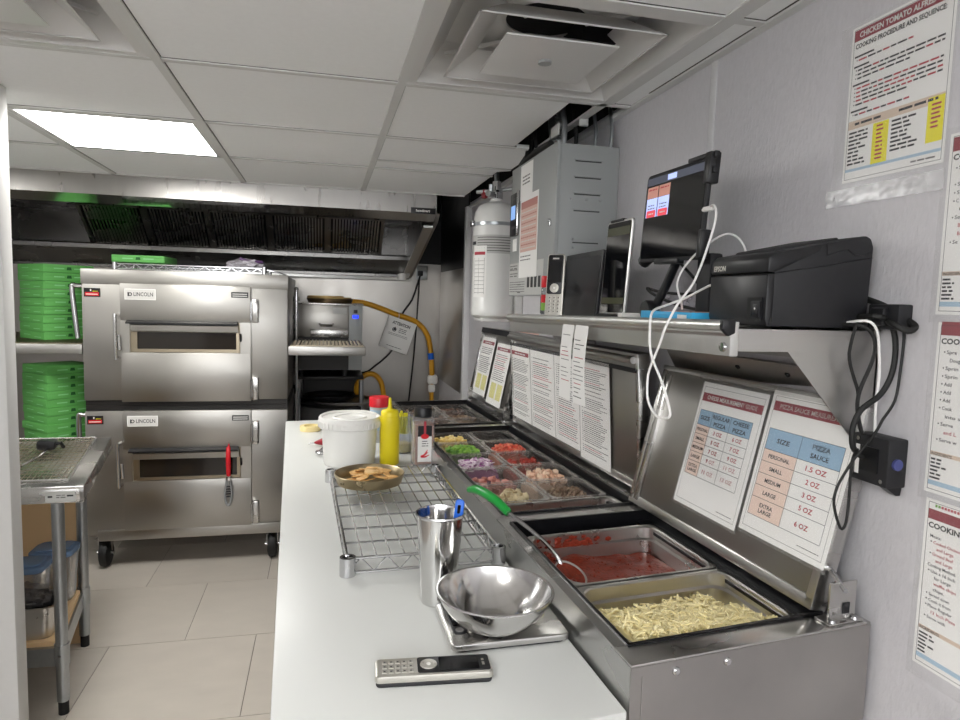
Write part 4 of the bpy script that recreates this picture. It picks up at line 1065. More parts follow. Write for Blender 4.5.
def f(m):
    for k in range(1, 11): a = k / 11; m.tube([bl(a, 0, .989), bl(a, 1, .989)], .0018, 'wire', 6)
    for k in range(1, 8): b = k / 8; m.tube([bl(0, b, .9855), bl(1, b, .9855)], .0026, 'wire', 6)
part('wire_deck', t, f)
# pan of chips
cx, cy, zp = .130, 1.885, .9912
tag(MB().lathe([(0, zp + .002), (.089, zp + .002), (.0955, zp + .027), (.098, zp + .029), (.100, zp + .027), (.092, zp), (0, zp)], 'bronze', (cx, cy, 0), 48).build('round_pan', origin=(cx, cy, zp)), 'shallow golden round pan on the chrome wire shelf', 'pan')
rp = random.Random(9)
nchip = 0
for k in range(26):
    a = rp.uniform(0, 2 * PI); r = .066 * math.sqrt(rp.random()); s = rp.uniform(.020, .032)
    R = Matrix.Translation((cx + r * math.cos(a), cy + r * math.sin(a), zp + .010 + .022 * max(0, 1 - r / .085) + rp.uniform(0, .006))) @ Matrix.Rotation(rp.uniform(0, 6.2), 4, 'Z') @ Matrix.Rotation(rp.uniform(-.35, .35), 4, 'X')
    n = 9; vs = []
    for q in range(n): th = 2 * PI * q / n; w = s * rp.uniform(.75, 1.1); vs.append((math.cos(th) * w, math.sin(th) * w * .7))
    mb = MB(R); mb.prism(vs, 'z', -.0015, .0015, 'dough' if rp.random() < .6 else 'dough2', .0008)
    tag(mb.build('fried_chip', origin=R.translation), 'golden chip in the heap inside the round pan', 'chip', 'chips heaped in the round pan')
# bucket
t = thing('bucket', 'white plastic bucket with snap lid on the cutting board', 'bucket', (.088, 2.28, ZC))
B = (.088, 2.28, 0)
part('pail', t, lambda m: m.lathe([(0, ZC + .001), (.083, ZC + .001), (.087, ZC + .006), (.0935, ZC + .125), (.099, ZC + .126), (.099, ZC + .132), (.092, ZC + .132), (.09, ZC + .13)], 'bucket', B, 48))
def f(m):
    m.lathe([(.1005, ZC + .128), (.1045, ZC + .130), (.1045, ZC + .160), (.1015, ZC + .1655), (.095, ZC + .1655), (.091, ZC + .160), (.058, ZC + .160), (.055, ZC + .163), (.050, ZC + .163), (.047, ZC + .159), (0, ZC + .159)], 'bucket', B, 48)
    for k in range(40): a = 2 * PI * k / 40; m.box((-.0035, -.002, ZC + .132), (.0035, .0015, ZC + .150), 'bucket', F=Matrix.Translation((B[0], B[1], 0)) @ Matrix.Rotation(a, 4, 'Z') @ Matrix.Translation((0, -.1045, 0)))
part('lid', t, f)
part('handle', t, lambda m: m.tube([(B[0] - .09, B[1] + .02, ZC + .168), (B[0] - .05, B[1] + .075, ZC + .168), (B[0] + .05, B[1] + .075, ZC + .168), (B[0] + .09, B[1] + .02, ZC + .168)], .003, 'white', 6, smooth=2))
# mustard bottle
t = thing('squeeze_bottle', 'yellow squeeze bottle standing beside the white bucket', 'bottle', (.222, 2.25, ZC))
B = (.222, 2.25, 0)
part('body', t, lambda m: m.lathe([(0, ZC + .001), (.031, ZC + .001), (.0335, ZC + .005), (.0335, ZC + .160), (.032, ZC + .168), (.029, ZC + .172), (0, ZC + .172)], 'yellow', B, 32))
part('nozzle_cap', t, lambda m: m.lathe([(.031, ZC + .168), (.031, ZC + .182), (.027, ZC + .188), (.010, ZC + .193), (.0065, ZC + .20), (.0045, ZC + .228), (.003, ZC + .230), (0, ZC + .230)], 'yellow', B, 28))
# red lidded shaker
t = thing('plastic_canister', 'canister with red lid behind the yellow squeeze bottle', 'canister', (.215, 2.62, ZC))
B = (.215, 2.62, 0)
part('body', t, lambda m: (m.lathe([(0, ZC + .001), (.036, ZC + .001), (.036, ZC + .145), (0, ZC + .145)], 'label', B, 28), m.lathe([(.0362, ZC + .05), (.0362, ZC + .13)], 'lblue', B, 28)))
part('lid', t, lambda m: m.lathe([(.0365, ZC + .140), (.039, ZC + .142), (.039, ZC + .176), (.037, ZC + .180), (0, ZC + .180)], 'red', B, 28))['label'] = 'red screw lid'
# clear tub with yellow strips
t = thing('clear_canister', 'clear canister with yellow strips behind the spice jar', 'canister', (.285, 2.42, ZC))
B = (.285, 2.42, 0)
part('body', t, lambda m: m.lathe([(0, ZC + .001), (.036, ZC + .001), (.038, ZC + .14), (.036, ZC + .14), (.034, ZC + .004), (0, ZC + .004)], 'plastic_clear', B, 28))
def f(m):
    for k in range(14): a = rp.uniform(0, 6); r = rp.uniform(0, .02); m.tube([(B[0] + r * math.cos(a), B[1] + r * math.sin(a), ZC + .07), (B[0] + r * 1.4 * math.cos(a + .6), B[1] + r * 1.4 * math.sin(a + .6), ZC + rp.uniform(.12, .155))], .0045, 'yellowp', 6)
    m.lathe([(0, ZC + .005), (.032, ZC + .005), (.033, ZC + .035), (0, ZC + .035)], 'pine2', B, 20)
tag(part('yellow_strips', t, f), 'yellow strips standing in the clear canister', 'strips') if False else part('contents', t, f)
# spice jar
t = thing('spice_jar', 'clear spice jar with black cap and chilli label', 'jar', (.335, 2.235, ZC), .04)
F = wmat(t)
def f(m):
    sq = lambda h, r: rr(0, 0, h, h, r)
    trough(m, [(sq(.0345, .010), .004), (sq(.0345, .010), .158), (sq(.026, .012), .168), (sq(.027, .013), .168), (sq(.0365, .012), .159), (sq(.037, .012), .002)], 'plastic_clear')
part('jar', t, f, F=F)
part('contents', t, lambda m: m.prism(rr(0, 0, .0335, .0335, .01), 'z', .006, .145, 'chili'), F=F)
part('cap', t, lambda m: m.lathe([(.029, .166), (.031, .168), (.031, .196), (.029, .2), (0, .2)], 'black', (0, 0, 0), 28), F=F)
def f(m):
    m.F = F @ frame((-.024, -.0376, .016), (1, 0, 0), (0, 0, 1)); m.box((0, 0, 0), (.048, .125, .0004), 'paper')
    m.rect(0, .088, .048, .125, .0006, 'black'); m.rect(.020, .085, .028, .140, .0007, 'inkr'); 
    m.prism([(.024 + .014 * math.cos(a * PI / 8), .088 + .009 * math.sin(a * PI / 8)) for a in range(16)], 'z', .0006, .001, 'red')
    for k in range(3): m.line(.014, .036, .070 - .008 * k, .003, 'inkg', .0006)
    for q in ((.010, .020, .036, .034), (.012, .018, .040, .024), (.020, .022, .034, .042)): m.tube([(q[0], q[1], .001), ((q[0] + q[2]) / 2, (q[1] + q[3]) / 2 - .003, .001), (q[2], q[3], .001)], [.0025, .003, .001], 'red', 6)
part('label', t, f)['label'] = 'white and black paper label with red peppers'
# tape roll and the small red tool
tag(MB().lathe([(.040, ZC), (.043, ZC + .001), (.043, ZC + .022), (.028, ZC + .022), (.028, ZC), (.040, ZC)], 'pine2', (-.055, 2.86, 0), 32).build('tape_roll', origin=(-.055, 2.86, ZC)), 'roll of cream masking tape near the far end of the board', 'tape')
t = thing('hand_tool', 'small dark red handled tool half behind the white bucket', 'tool', (.0, 2.5, ZC))
part('handle', t, lambda m: m.tube([(-.032, 2.56, ZC + .012), (-.015, 2.55, ZC + .016), (.005, 2.545, ZC + .019), (.03, 2.54, ZC + .017), (.05, 2.535, ZC + .012)], [.004, .010, .016, .017, .010], 'dred', 10, smooth=1))
part('finger_ring', t, lambda m: m.ring((.0, 2.40, ZC + .012), .024, .005, 'chrome', 22, 8)); part('shaft', t, lambda m: m.tube([(-.01, 2.44, ZC + .010), (.004, 2.48, ZC + .012), (.012, 2.535, ZC + .016)], .004, 'chrome', 8))
part('tip', t, lambda m: m.tube([(-.055, 2.562, ZC + .008), (-.028, 2.558, ZC + .012)], .003, 'chrome', 6))
# tumbler
t = thing('steel_tumbler', 'tall stainless mixing tumbler standing in front of the wire shelf', 'tumbler', (.214, 1.192, ZC))
B = (.214, 1.192, 0); zt = 1.122
part('cup', t, lambda m: m.lathe([(0, ZC + .004), (.030, ZC + .004), (.0425, zt - .002), (.0435, zt + .001), (.0455, zt + .001), (.0465, zt - .002), (.0450, zt - .005), (.0440, zt - .005), (.0335, ZC + .016), (.0340, ZC + .006), (.0325, ZC + .001), (0, ZC + .001)], 'mirror', B, 56))
t = thing('spoon', 'spoon with bright blue handle leaning inside the steel tumbler', 'spoon', (.232, 1.195, ZC + .005))
part('handle', t, lambda m: (m.prism(rr(0, 0, .0085, .021, .006), 'z', -.0035, .0035, 'blue', .002, F=frame((.2505, 1.192, 1.124), (1, -.3, -.1), (.25, .05, .97))), m.prism(rr(0, 0, .003, .008, .002), 'z', .0035, .0042, 'screen', F=frame((.2505, 1.192, 1.127), (1, -.3, -.1), (.25, .05, .97)))))['label'] = 'bright blue flat handle'
part('shaft', t, lambda m: m.tube([(.2465, 1.1925, 1.105), (.236, 1.192, 1.03), (.226, 1.192, .962)], .0028, 'chrome', 8))
# scale and bowl
t = thing('kitchen_scale', 'flat stainless digital scale under the steel bowl', 'scale', (.303, 1.072, ZC), .02)
F = wmat(t)
part('platform', t, lambda m: (m.prism(rr(0, 0, .1015, .077, .010), 'z', .0055, .0165, 'steel', .0025), m.prism(rr(0, 0, .095, .074, .012), 'z', .003, .006, 'blackm')), F=F)
dp = part('display', t, lambda m: m.prism(rr(-.079, .005, .012, .046, .009), 'z', .0165, .0185, 'black', .0008), F=F)
part('screen', dp, lambda m: m.prism(rr(-.079, .005, .0085, .022, .003), 'z', .0186, .0189, 'screen'), F=F)
for y in (-.031, .041): part('button', dp, lambda m: m.lathe([(.0075, .0186), (.007, .0195), (0, .0195)], 'inkg', (-.079, y, 0), 16), F=F)
for x in (-.08, .08):
    for y in (-.06, .06): part('foot', t, lambda m: m.cyl((x, y, .0), (x, y, .0035), .009, 'rubber', 12), F=F)
tag(MB(F).tube([(.045, .008, .0185), (.062, .004, .020), (.085, .006, .0185)], .0014, 'cheese', 5).build('cheese_shred', origin=F @ Vector((.06, .005, .0171))), 'single shred of cheese lying on the steel scale', 'cheese')
zb = ZC + .0185; hb = .066; Rb = .097
prof = [(0, zb + .0012)]
for k in range(0, 11):
    a = k / 10; prof.append((.030 + (Rb - .032) * .5 * (math.sin(a * PI / 2) ** .97 + a ** .92), zb + .0012 + (hb - .002) * .5 * ((1 - math.cos(a * PI / 2)) ** .82 + a ** 1.5)))
prof += [(Rb + .0005, zb + hb + .0005), (Rb + .003, zb + hb), (Rb + .0035, zb + hb - .002), (Rb + .001, zb + hb - .0035)]
for k in range(10, -1, -1):
    a = k / 10; prof.append((.0305 + (Rb - .030) * .5 * (math.sin(a * PI / 2) ** .97 + a ** .92) - (.0015 if k == 10 else 0), zb + (hb - .004) * .5 * ((1 - math.cos(a * PI / 2)) ** .82 + a ** 1.5)))
prof.append((0, zb))
M['bowl'] = mat('bowl steel', (.68, .67, .66), .17, 1., noise_s=60, rvar=.06, var=.05, bump=.02)
tag(MB().lathe(prof, 'bowl', (.285, 1.043, 0), 72).build('mixing_bowl', origin=(.285, 1.043, zb)), 'shiny stainless mixing bowl sitting on the scale', 'bowl')
# handset lying on the board
def handset(name, label, F, loc):
    t = thing(name, label, 'phone', loc)
    part('body', t, lambda m: (m.prism(rr(0, 0, .088, .0255, .007), 'z', .007, .0185, 'silver', .003), m.prism(rr(0, 0, .0865, .0243, .007), 'z', .0, .0075, 'blackm', .003)), F=F)
    fp = part('face_panel', t, lambda m: m.prism(rr(.030, .001, .055, .0215, .005), 'z', .0184, .0194, 'black', .0004), F=F)
    part('screen', fp, lambda m: m.prism(rr(.038, .001, .030, .018, .002), 'z', .0195, .0198, 'screen'), F=F)
    part('dial', fp, lambda m: (m.lathe([(.013, .0194), (.0125, .0212), (.008, .0215), (.007, .0206), (0, .0206)], 'silver', (-.008, .001, 0), 24), m.lathe([(.0035, .0207), (.003, .0214), (0, .0214)], 'white', (-.008, .001, 0), 12)), F=F)
    def f(m):
        m.F = F @ Matrix.Translation((.077, -.008, .0197)) @ Matrix.Rotation(PI / 2, 4, 'Z'); m.line(0, .018, 0, .004, 'silver', 0)
    part('maker_mark', fp, f)
    for i in range(5):
        for j in range(3):
            part('key', t, lambda m: (m.prism(rr(-.074 + i * .0098, -.0125 + j * .0125, .0037, .0044, .001), 'z', .0184, .0194, 'silver', .0004), m.rect(-.0755 + i * .0098, -.014 + j * .0125, -.0725 + i * .0098, -.0112 + j * .0125, .0196, 'ink')), F=F)
    return t
F = locz((.165, .942, ZC), -.085)
handset('cordless_phone', 'silver and black cordless handset lying on the cutting board', F, (.165, .942, ZC))

# ------------------------------------------------------------------ shelf over the prep table
ST = .0175                                       # the shelf sags slightly towards the far end
def SZ(y): return 1.4905 - ST * (y - .9)
t = thing('wall_shelf', 'stainless shelf with aluminium ticket rail over the prep table lids', 'shelf', (.75, 1.5, SZ(1.5)))
def SH(x, y, z): return Vector((x, y, SZ(y) + z))
def f(m):
    m.box((.612, .902, -.003), (.888, 2.10, 0), 'steel_h'); m.box((.624, .902, -.038), (.888, .905, 0), 'steel_dull'); m.box((.622, .905, -.038), (.626, 2.10, 0), 'steel_dull')
    m.box((.624, 2.097, -.038), (.888, 2.10, 0), 'steel_dull'); m.box((.885, .905, -.06), (.889, 2.10, 0), 'steel_dull')
part('deck', t, f, F=SH)
def f(m): m.prism([(.598, .006), (.624, .008), (.624, -.046), (.609, -.046), (.609, -.016), (.598, -.010)], 'y', .900, 2.14, 'alu', .0015)
rl = part('ticket_rail', t, f, F=SH)
part('rail_roll', rl, lambda m: m.tube([(.602, .906, .001), (.602, 2.135, .001)], .0095, 'alu', 14), F=SH)
part('end_cap', rl, lambda m: m.prism([(.5905, .011), (.613, .011), (.613, -.010), (.602, -.015), (.5905, -.004)], 'y', .893, .903, 'black', .002), F=SH)
part('screw', rl, lambda m: m.lathe([(.008, 0), (.007, .004), (0, .0045)], 'chrome', (0, 0, 0), 12, F=frame((.6088, .916, -.032), (0, -1, 0), (0, 0, 1))), F=SH)
for y in (.905, 2.07):
    def f(m):
        m.prism([(.715, -.036), (.889, -.036), (.889, -.215), (.872, -.215), (.845, -.175)], 'y', y, y + .003, 'steel_dull'); m.box((.885, y, -.235), (.889, y + .03, -.03), 'steel_dull')
    part('bracket', t, f, F=SH)
# hanging receipts
def ticket(name, label, y0, y1, zend, curl, seed):
    rnd = random.Random(seed); mb = MB(); n = 18; vs = []; fs = []
    path = []
    ztop = SZ((y0 + y1) / 2) - .012
    for k in range(n + 1):
        s = k / n; z = ztop + (zend - ztop) * s; x = .5865 - .006 * math.sin(s * 3) + (.030 if curl > 0 else -.010) * max(0, s - .6) ** 2 * 4
        dy = curl * max(0, s - .55) ** 2 * .25; path.append((x, dy, z))
    th = .0004
    for k, (x, dy, z) in enumerate(path):
        vs += [(x, y0 + dy, z), (x, y1 + dy, z), (x + th, y1 + dy, z), (x + th, y0 + dy, z)]
    for k in range(n):
        for q in range(4): fs.append((4 * k + q, 4 * k + (q + 1) % 4, 4 * k + 4 + (q + 1) % 4, 4 * k + 4 + q))
    fs += [(3, 2, 1, 0), (4 * n, 4 * n + 1, 4 * n + 2, 4 * n + 3)]; mb.add(vs, fs, 'paper')
    for k in range(1, n - 1):
        (x, dy, z), (x2, dy2, z2) = path[k], path[k + 1]
        if rnd.random() < .25: continue
        a, b = rnd.uniform(.06, .2), rnd.uniform(.5, .95); yl, yr = y1 + dy - (y1 - y0) * a, y1 + dy - (y1 - y0) * b
        mk = 'inkr' if k in (6, 7, 13) else ('ink' if rnd.random() < .5 else 'inkg')
        zz = z - .004; mb.add([(x - .0004, yl, zz), (x - .0004, yr, zz), (x2 - .0004, yr, z2 + .0045), (x2 - .0004, yl, z2 + .0045)], [(0, 1, 2, 3)], mk)
    return tag(mb.build(name, origin=(.59, (y0 + y1) / 2, zend)), label, 'receipt')
ticket('order_ticket', 'printed order ticket hanging from the rail, the farther of two', 1.495, 1.572, 1.285, -.12, 3)
ticket('order_ticket', 'printed order ticket hanging from the rail, the nearer of two', 1.408, 1.486, 1.285, -.35, 4)

# ---- receipt printer
z0 = SZ(.985) + .0022
t = thing('receipt_printer', 'black receipt printer at the near end of the shelf', 'printer', (.765, .985, z0), .0)
PX0, PX1, PY0, PY1 = .672, .866, .907, 1.062
def f(m):
    m.prism([(PX0 + .012, z0), (PX0 + .012, z0 + .116), (PX0 + .10, z0 + .134), (PX0 + .155, z0 + .146), (PX1 - .014, z0 + .150), (PX1 - .005, z0 + .146), (PX1 + .001, z0 + .132), (PX1 - .003, z0 + .012), (PX1 - .012, z0)], 'y', PY0, PY1, 'blackm', .004)
part('body', t, f)
part('front_cover', t, lambda m: m.prism([(PX0 + .004, z0), (PX0, z0 + .012), (PX0, z0 + .083), (PX0 + .014, z0 + .085), (PX0 + .014, z0)], 'y', PY0 - .0012, PY1 + .0012, 'black', .003))
def f(m):
    m.prism([(PX0, z0 + .0855), (PX0 + .001, z0 + .108), (PX0 + .010, z0 + .116), (PX0 + .100, z0 + .1345), (PX0 + .09, z0 + .120), (PX0 + .014, z0 + .0855)], 'y', PY0 - .001, PY1 + .001, 'black', .003)
    m.prism([(PX0 + .03, z0 + .119), (PX0 + .035, z0 + .125), (PX0 + .15, z0 + .1485), (PX0 + .155, z0 + .144)], 'y', PY0 + .03, PY1 - .02, 'blackm', .002)
cv = part('paper_cover', t, f)
part('maker_mark', cv, lambda m: m.text('EPSON', 0, 0, .0085, 'silver', .0, w=.034, bold=.035, F=frame((PX0 - .0006, PY1 - .010, z0 + .091), (0, -1, 0), (.03, 0, 1))))
def f(m):
    m.F = frame((PX0 - .0012, PY0 + .042, z0 + .010), (0, -1, 0), (0, 0, 1))
    m.box((0, 0, 0), (.036, .036, .0015), 'gasket'); m.box((.012, .004, .001), (.034, .030, .004), 'blackm', .001); m.box((.020, .008, .004), (.031, .025, .006), 'black', .001); m.lathe([(.002, .0062), (0, .0066)], 'white', (.026, .018, 0), 8)
part('power_switch', t, f)
def f(m):
    m.tube([(PX0 + .014, PY0 - .0004, z0 + .0845), (PX0 + .10, PY0 - .0004, z0 + .098), (PX1 - .002, PY0 - .0004, z0 + .115)], .0009, 'gasket', 5)
part('seam_line', t, f)
part('top_seam', t, lambda m: m.tube([(PX0 + .105, PY0 - .0004, z0 + .135), (PX0 + .106, PY0 - .0004, z0 + .115), (PX1 - .05, PY0 - .0004, z0 + .127), (PX1 - .036, PY0 - .0004, z0 + .118), (PX1 - .018, PY0 - .0004, z0 + .118), (PX1 - .006, PY0 - .0004, z0 + .124)], .0009, 'gasket', 5))
# ---- blue carton
def on_shelf(x, y, dz=.0008): return (x, y, SZ(y) + dz)
t = thing('small_carton', 'flat bright blue carton on the shelf beside the printer', 'carton', on_shelf(.72, 1.17))
F = locz(on_shelf(.705, 1.185, .0015), .06)
part('box', t, lambda m: (m.box((-.055, -.09, 0), (.055, .09, .022), 'cyan', .002), m.box((-.045, -.08, .022), (.05, .03, .0226), 'pinkc'), m.box((-.0555, -.075, .006), (-.055, -.045, .017), 'paper')), F=F)
# ---- charging plate, tablet stand and tablet
t = thing('tablet_stand', 'black pole stand holding the tablet above the shelf', 'stand', on_shelf(.75, 1.30))
part('base', t, lambda m: m.lathe([(0, 0), (.065, 0), (.068, .004), (.064, .010), (0, .012)], 'black', on_shelf(.775, 1.25, .001), 32))
part('pole', t, lambda m: m.box((.765, 1.215, SZ(1.23) + .01), (.795, 1.265, 1.63), 'blackm', .005))
part('support_arm', t, lambda m: m.tube([(.745, 1.405, SZ(1.4) + .028), (.752, 1.37, 1.56), (.765, 1.315, 1.66)], .010, 'black', 10))
part('knob', t, lambda m: m.lathe([(0, -.014), (.022, -.014), (.024, -.010), (.024, .010), (.022, .014), (.008, .018), (0, .018)], 'black', (.735, 1.405, SZ(1.4) + .026), 20, axis='x'))
part('clamp_jaw', t, lambda m: m.tube([(.762, 1.50, 1.625), (.768, 1.46, 1.645), (.775, 1.40, 1.675)], [.016, .014, .010], 'black', 10))
part('tightening_ring', t, lambda m: m.ring((.765, 1.48, 1.668), .011, .003, 'black', 16, 6, axis='x'))
# tablet frame: origin at the lower left corner as seen, x to the right (towards camera), y up
TF = frame((.742, 1.487, 1.6225), (-.011, -.287, -.008), (.010, -.0, .2))
t = thing('tablet', 'large tablet on the pole stand showing two red buttons', 'tablet', tuple(TF @ Vector((.14, 0, 0))))
TWD, THT = .284, .204
def f(m): m.F = TF; m.prism(rr(TWD / 2, THT / 2, TWD / 2, THT / 2, .014), 'z', -.010, -.001, 'blackm', .002)
part('body', t, f)
part('screen', t, lambda m: m.prism(rr(TWD / 2, THT / 2, TWD / 2 - .008, THT / 2 - .008, .008), 'z', -.001, .0002, 'screen'), F=TF)
def f(m):
    m.F = TF; Z = .0005
    m.rect(.010, .178, .270, .195, Z, 'scrgrey'); m.rect(.110, .181, .152, .193, .0007, 'scrblue')
    for k, x in enumerate((.014, .072)):
        m.rect(x, .148, x + .054, .174, Z, 'scrorange'); m.rect(x, .104, x + .054, .1475, Z, 'scrblue'); m.prism(rr(x + .027, .112, .023, .008, .004), 'z', .0006, .0009, 'scrred')
        for q in range(2): m.line(x + .008, x + .044, .130 - .007 * q, .0025, 'inkg', .0008)
        m.line(x + .006, x + .048, .166, .003, 'inkr', .0008); m.line(x + .014, x + .04, .1105, .003, 'paper', .0011)
part('app_window', t, f)['label'] = 'lit buttons on the screen'
def f(m):
    m.F = TF; m.box((TWD - .014, .150, -.020), (TWD + .008, THT + .008, .004), 'black', .003); m.box((TWD - .085, THT - .002, -.016), (TWD + .004, THT + .007, .003), 'black', .002)
    for y in (.20, .17): m.box((TWD + .008, y, -.012), (TWD + .014, y + .012, -.002), 'blackm', .001)
part('top_clamp', t, f)
part('lower_clamp', t, lambda m: m.box((TWD - .008, .002, -.018), (TWD + .008, .060, .004), 'black', .003), F=TF)
part('bottom_clamp', t, lambda m: m.box((.09, -.006, -.014), (.20, .005, .004), 'black', .002), F=TF)
# white usb cable
WC = [(.742, 1.190, 1.709), (.735, 1.179, 1.715), (.725, 1.149, 1.713), (.715, 1.125, 1.688), (.69, 1.106, 1.632), (.64, 1.064, 1.563), (.605, 1.054, 1.524), (.578, 1.046, 1.48), (.580, 1.061, 1.459), (.582, 1.087, 1.425), (.582, 1.106, 1.392), (.582, 1.104, 1.351), (.582, 1.084, 1.33), (.582, 1.061, 1.322), (.582, 1.03, 1.325), (.582, 1.02, 1.334), (.582, 1.029, 1.352), (.582, 1.053, 1.384), (.580, 1.082, 1.416), (.576, 1.093, 1.445), (.576, 1.096, 1.477), (.590, 1.117, 1.508), (.64, 1.162, 1.520), (.68, 1.156, 1.536), (.74, 1.155, 1.565), (.78, 1.15, 1.56)]
t = thing('charging_cable', 'white charging cable looping down in front of the ticket rail', 'cable', (.582, 1.06, 1.322))
part('cable', t, lambda m: m.tube(WC, .0023, 'cordw', 8, smooth=2))
part('plug', t, lambda m: (m.box((.733, 1.175, 1.708), (.743, 1.205, 1.718), 'white', .003), m.tube([(.742, 1.240, 1.7085), (.740, 1.205, 1.713)], [.002, .005], 'white', 8)))
tag(MB().tube([(.69, 1.185, 1.515), (.68, 1.173, 1.53), (.69, 1.209, 1.562), (.7, 1.207, 1.594), (.74, 1.218, 1.632), (.8, 1.24, 1.667), (.84, 1.254, 1.673), (.862, 1.246, 1.65), (.87, 1.24, 1.60), (.872, 1.23, SZ(1.23) + .004)], .0022, 'cordw', 8, smooth=2).build('charging_cable', origin=(.87, 1.23, SZ(1.23))), 'thin white cable arching behind the tablet to the wall', 'cable')
tag(MB().tube([(.80, 1.21, 1.60), (.83, 1.17, 1.607), (.845, 1.12, 1.60), (.84, 1.075, 1.57), (.83, 1.07, 1.53)], .0016, 'inkg', 6, smooth=2).build('thin_wire', origin=(.83, 1.12, 1.57)), 'thin grey wire from the stand pole to the printer back', 'wire')
tag(MB().tube([(.79, 1.45, 1.66), (.80, 1.36, 1.60), (.80, 1.30, 1.555), (.79, 1.38, 1.548), (.785, 1.47, 1.555), (.775, 1.50, 1.562), (.775, 1.46, 1.545), (.785, 1.35, 1.52), (.80, 1.22, 1.506), (.81, 1.16, 1.50), (.80, 1.11, 1.497)], .0035, 'rubber', 8, smooth=2).build('black_cable', origin=(.80, 1.3, SZ(1.3))), 'black cable looping around the tablet stand', 'cable')
tag(MB().tube([(.80, 1.055, 1.52), (.805, 1.085, 1.545), (.80, 1.12, 1.553), (.79, 1.135, 1.54), (.78, 1.14, 1.515), (.79, 1.15, 1.496)], .0042, 'rubber', 8, smooth=2).build('black_cable', origin=(.80, 1.1, SZ(1.1))), 'thick black cable arching out of the printer back', 'cable')
# small clutter: clear acrylic cube with clip, white adapter
tag(MB().box((.70, 1.36, SZ(1.4) + .0005), (.745, 1.47, SZ(1.4) + .008), 'white', .002).build('charger', origin=(.72, 1.41, SZ(1.41))), 'flat white charger lying at the front of the shelf', 'charger')
t = thing('clear_holder', 'crumpled clear plastic holder at the wall behind the stand', 'holder', on_shelf(.84, 1.47))
part('film', t, lambda m: m.addbm(crumple(13, .028, .075, .034), 'bagp', Matrix.Translation(on_shelf(.845, 1.47, .035))))
# phone dock on base, charcoal tablets
t = thing('tablet', 'slim tablet with dark screen propped upright in a dock', 'tablet', on_shelf(.74, 1.58))
F = frame((.725, 1.668, SZ(1.66) + .020), (.004, -.140, .0), (.014, .010, .24))
part('body', t, lambda m: m.prism(rr(.068, .118, .070, .122, .009), 'z', -.009, -.001, 'alu', .002), F=F)
part('screen', t, lambda m: m.prism(rr(.068, .118, .064, .116, .006), 'z', -.001, .0005, 'screen'), F=F)
part('screen_bar', t, lambda m: m.rect(.006, .200, .130, .222, .0008, 'scrolive'), F=F); part('screen_bar', t, lambda m: m.rect(.006, .024, .130, .040, .0008, 'scrolive'), F=F)
part('camera_clip', t, lambda m: m.box((.02, .236, -.012), (.09, .243, .003), 'black', .002), F=F)
t = thing('tablet_dock', 'low black dock with white edge under the slim tablet', 'dock', on_shelf(.74, 1.56))
part('base', t, lambda m: m.prism([(.700, SZ(1.56) + .001), (.80, SZ(1.56) + .001), (.79, SZ(1.56) + .016), (.715, SZ(1.56) + .016)], 'y', 1.50, 1.66, 'black', .003))
part('white_edge', t, lambda m: m.box((.698, 1.475, SZ(1.5) + .004), (.79, 1.499, SZ(1.5) + .020), 'white', .003))
t = thing('tablet', 'charcoal tablet with plain dark face leaning by the cordless phone', 'tablet', on_shelf(.73, 1.83))
F = frame((.712, 1.962, SZ(1.95) + .002), (.010, -.272, .0045), (.014, .075, .178))
part('body', t, lambda m: m.prism(rr(.135, .095, .137, .097, .008), 'z', -.010, -.001, 'black', .002), F=F)
part('screen', t, lambda m: m.prism(rr(.135, .088, .130, .088, .004), 'z', -.001, .0005, 'charc'), F=F)
F2 = frame((.634, 1.772, SZ(1.77) + .003), (.8, -.55, 0), (.024, .008, .178)) @ Matrix.Translation((0, .089, 0)) @ Matrix.Rotation(PI / 2, 4, 'Z')
handset('cordless_phone', 'white and silver cordless handset standing upright on the shelf', F2, on_shelf(.634, 1.772))
t = thing('seasoning_shaker', 'small red capped seasoning shaker at the far end of the shelf', 'shaker', on_shelf(.650, 1.885)); z = SZ(1.885) + .001
B = (.650, 1.885, 0)
part('jar', t, lambda m: m.lathe([(0, z), (.018, z), (.019, z + .003), (.019, z + .088), (.016, z + .092), (0, z + .092)], 'plastic_clear', B, 20))
part('cap', t, lambda m: m.lathe([(.0185, z + .090), (.020, z + .092), (.020, z + .122), (.0185, z + .124), (0, z + .124)], 'red', B, 20))['label'] = 'red screw cap'
part('label', t, lambda m: (m.lathe([(.0193, z + .045), (.0193, z + .068)], 'red', B, 20), m.lathe([(.0193, z + .022), (.0193, z + .044)], 'pepper', B, 20)))
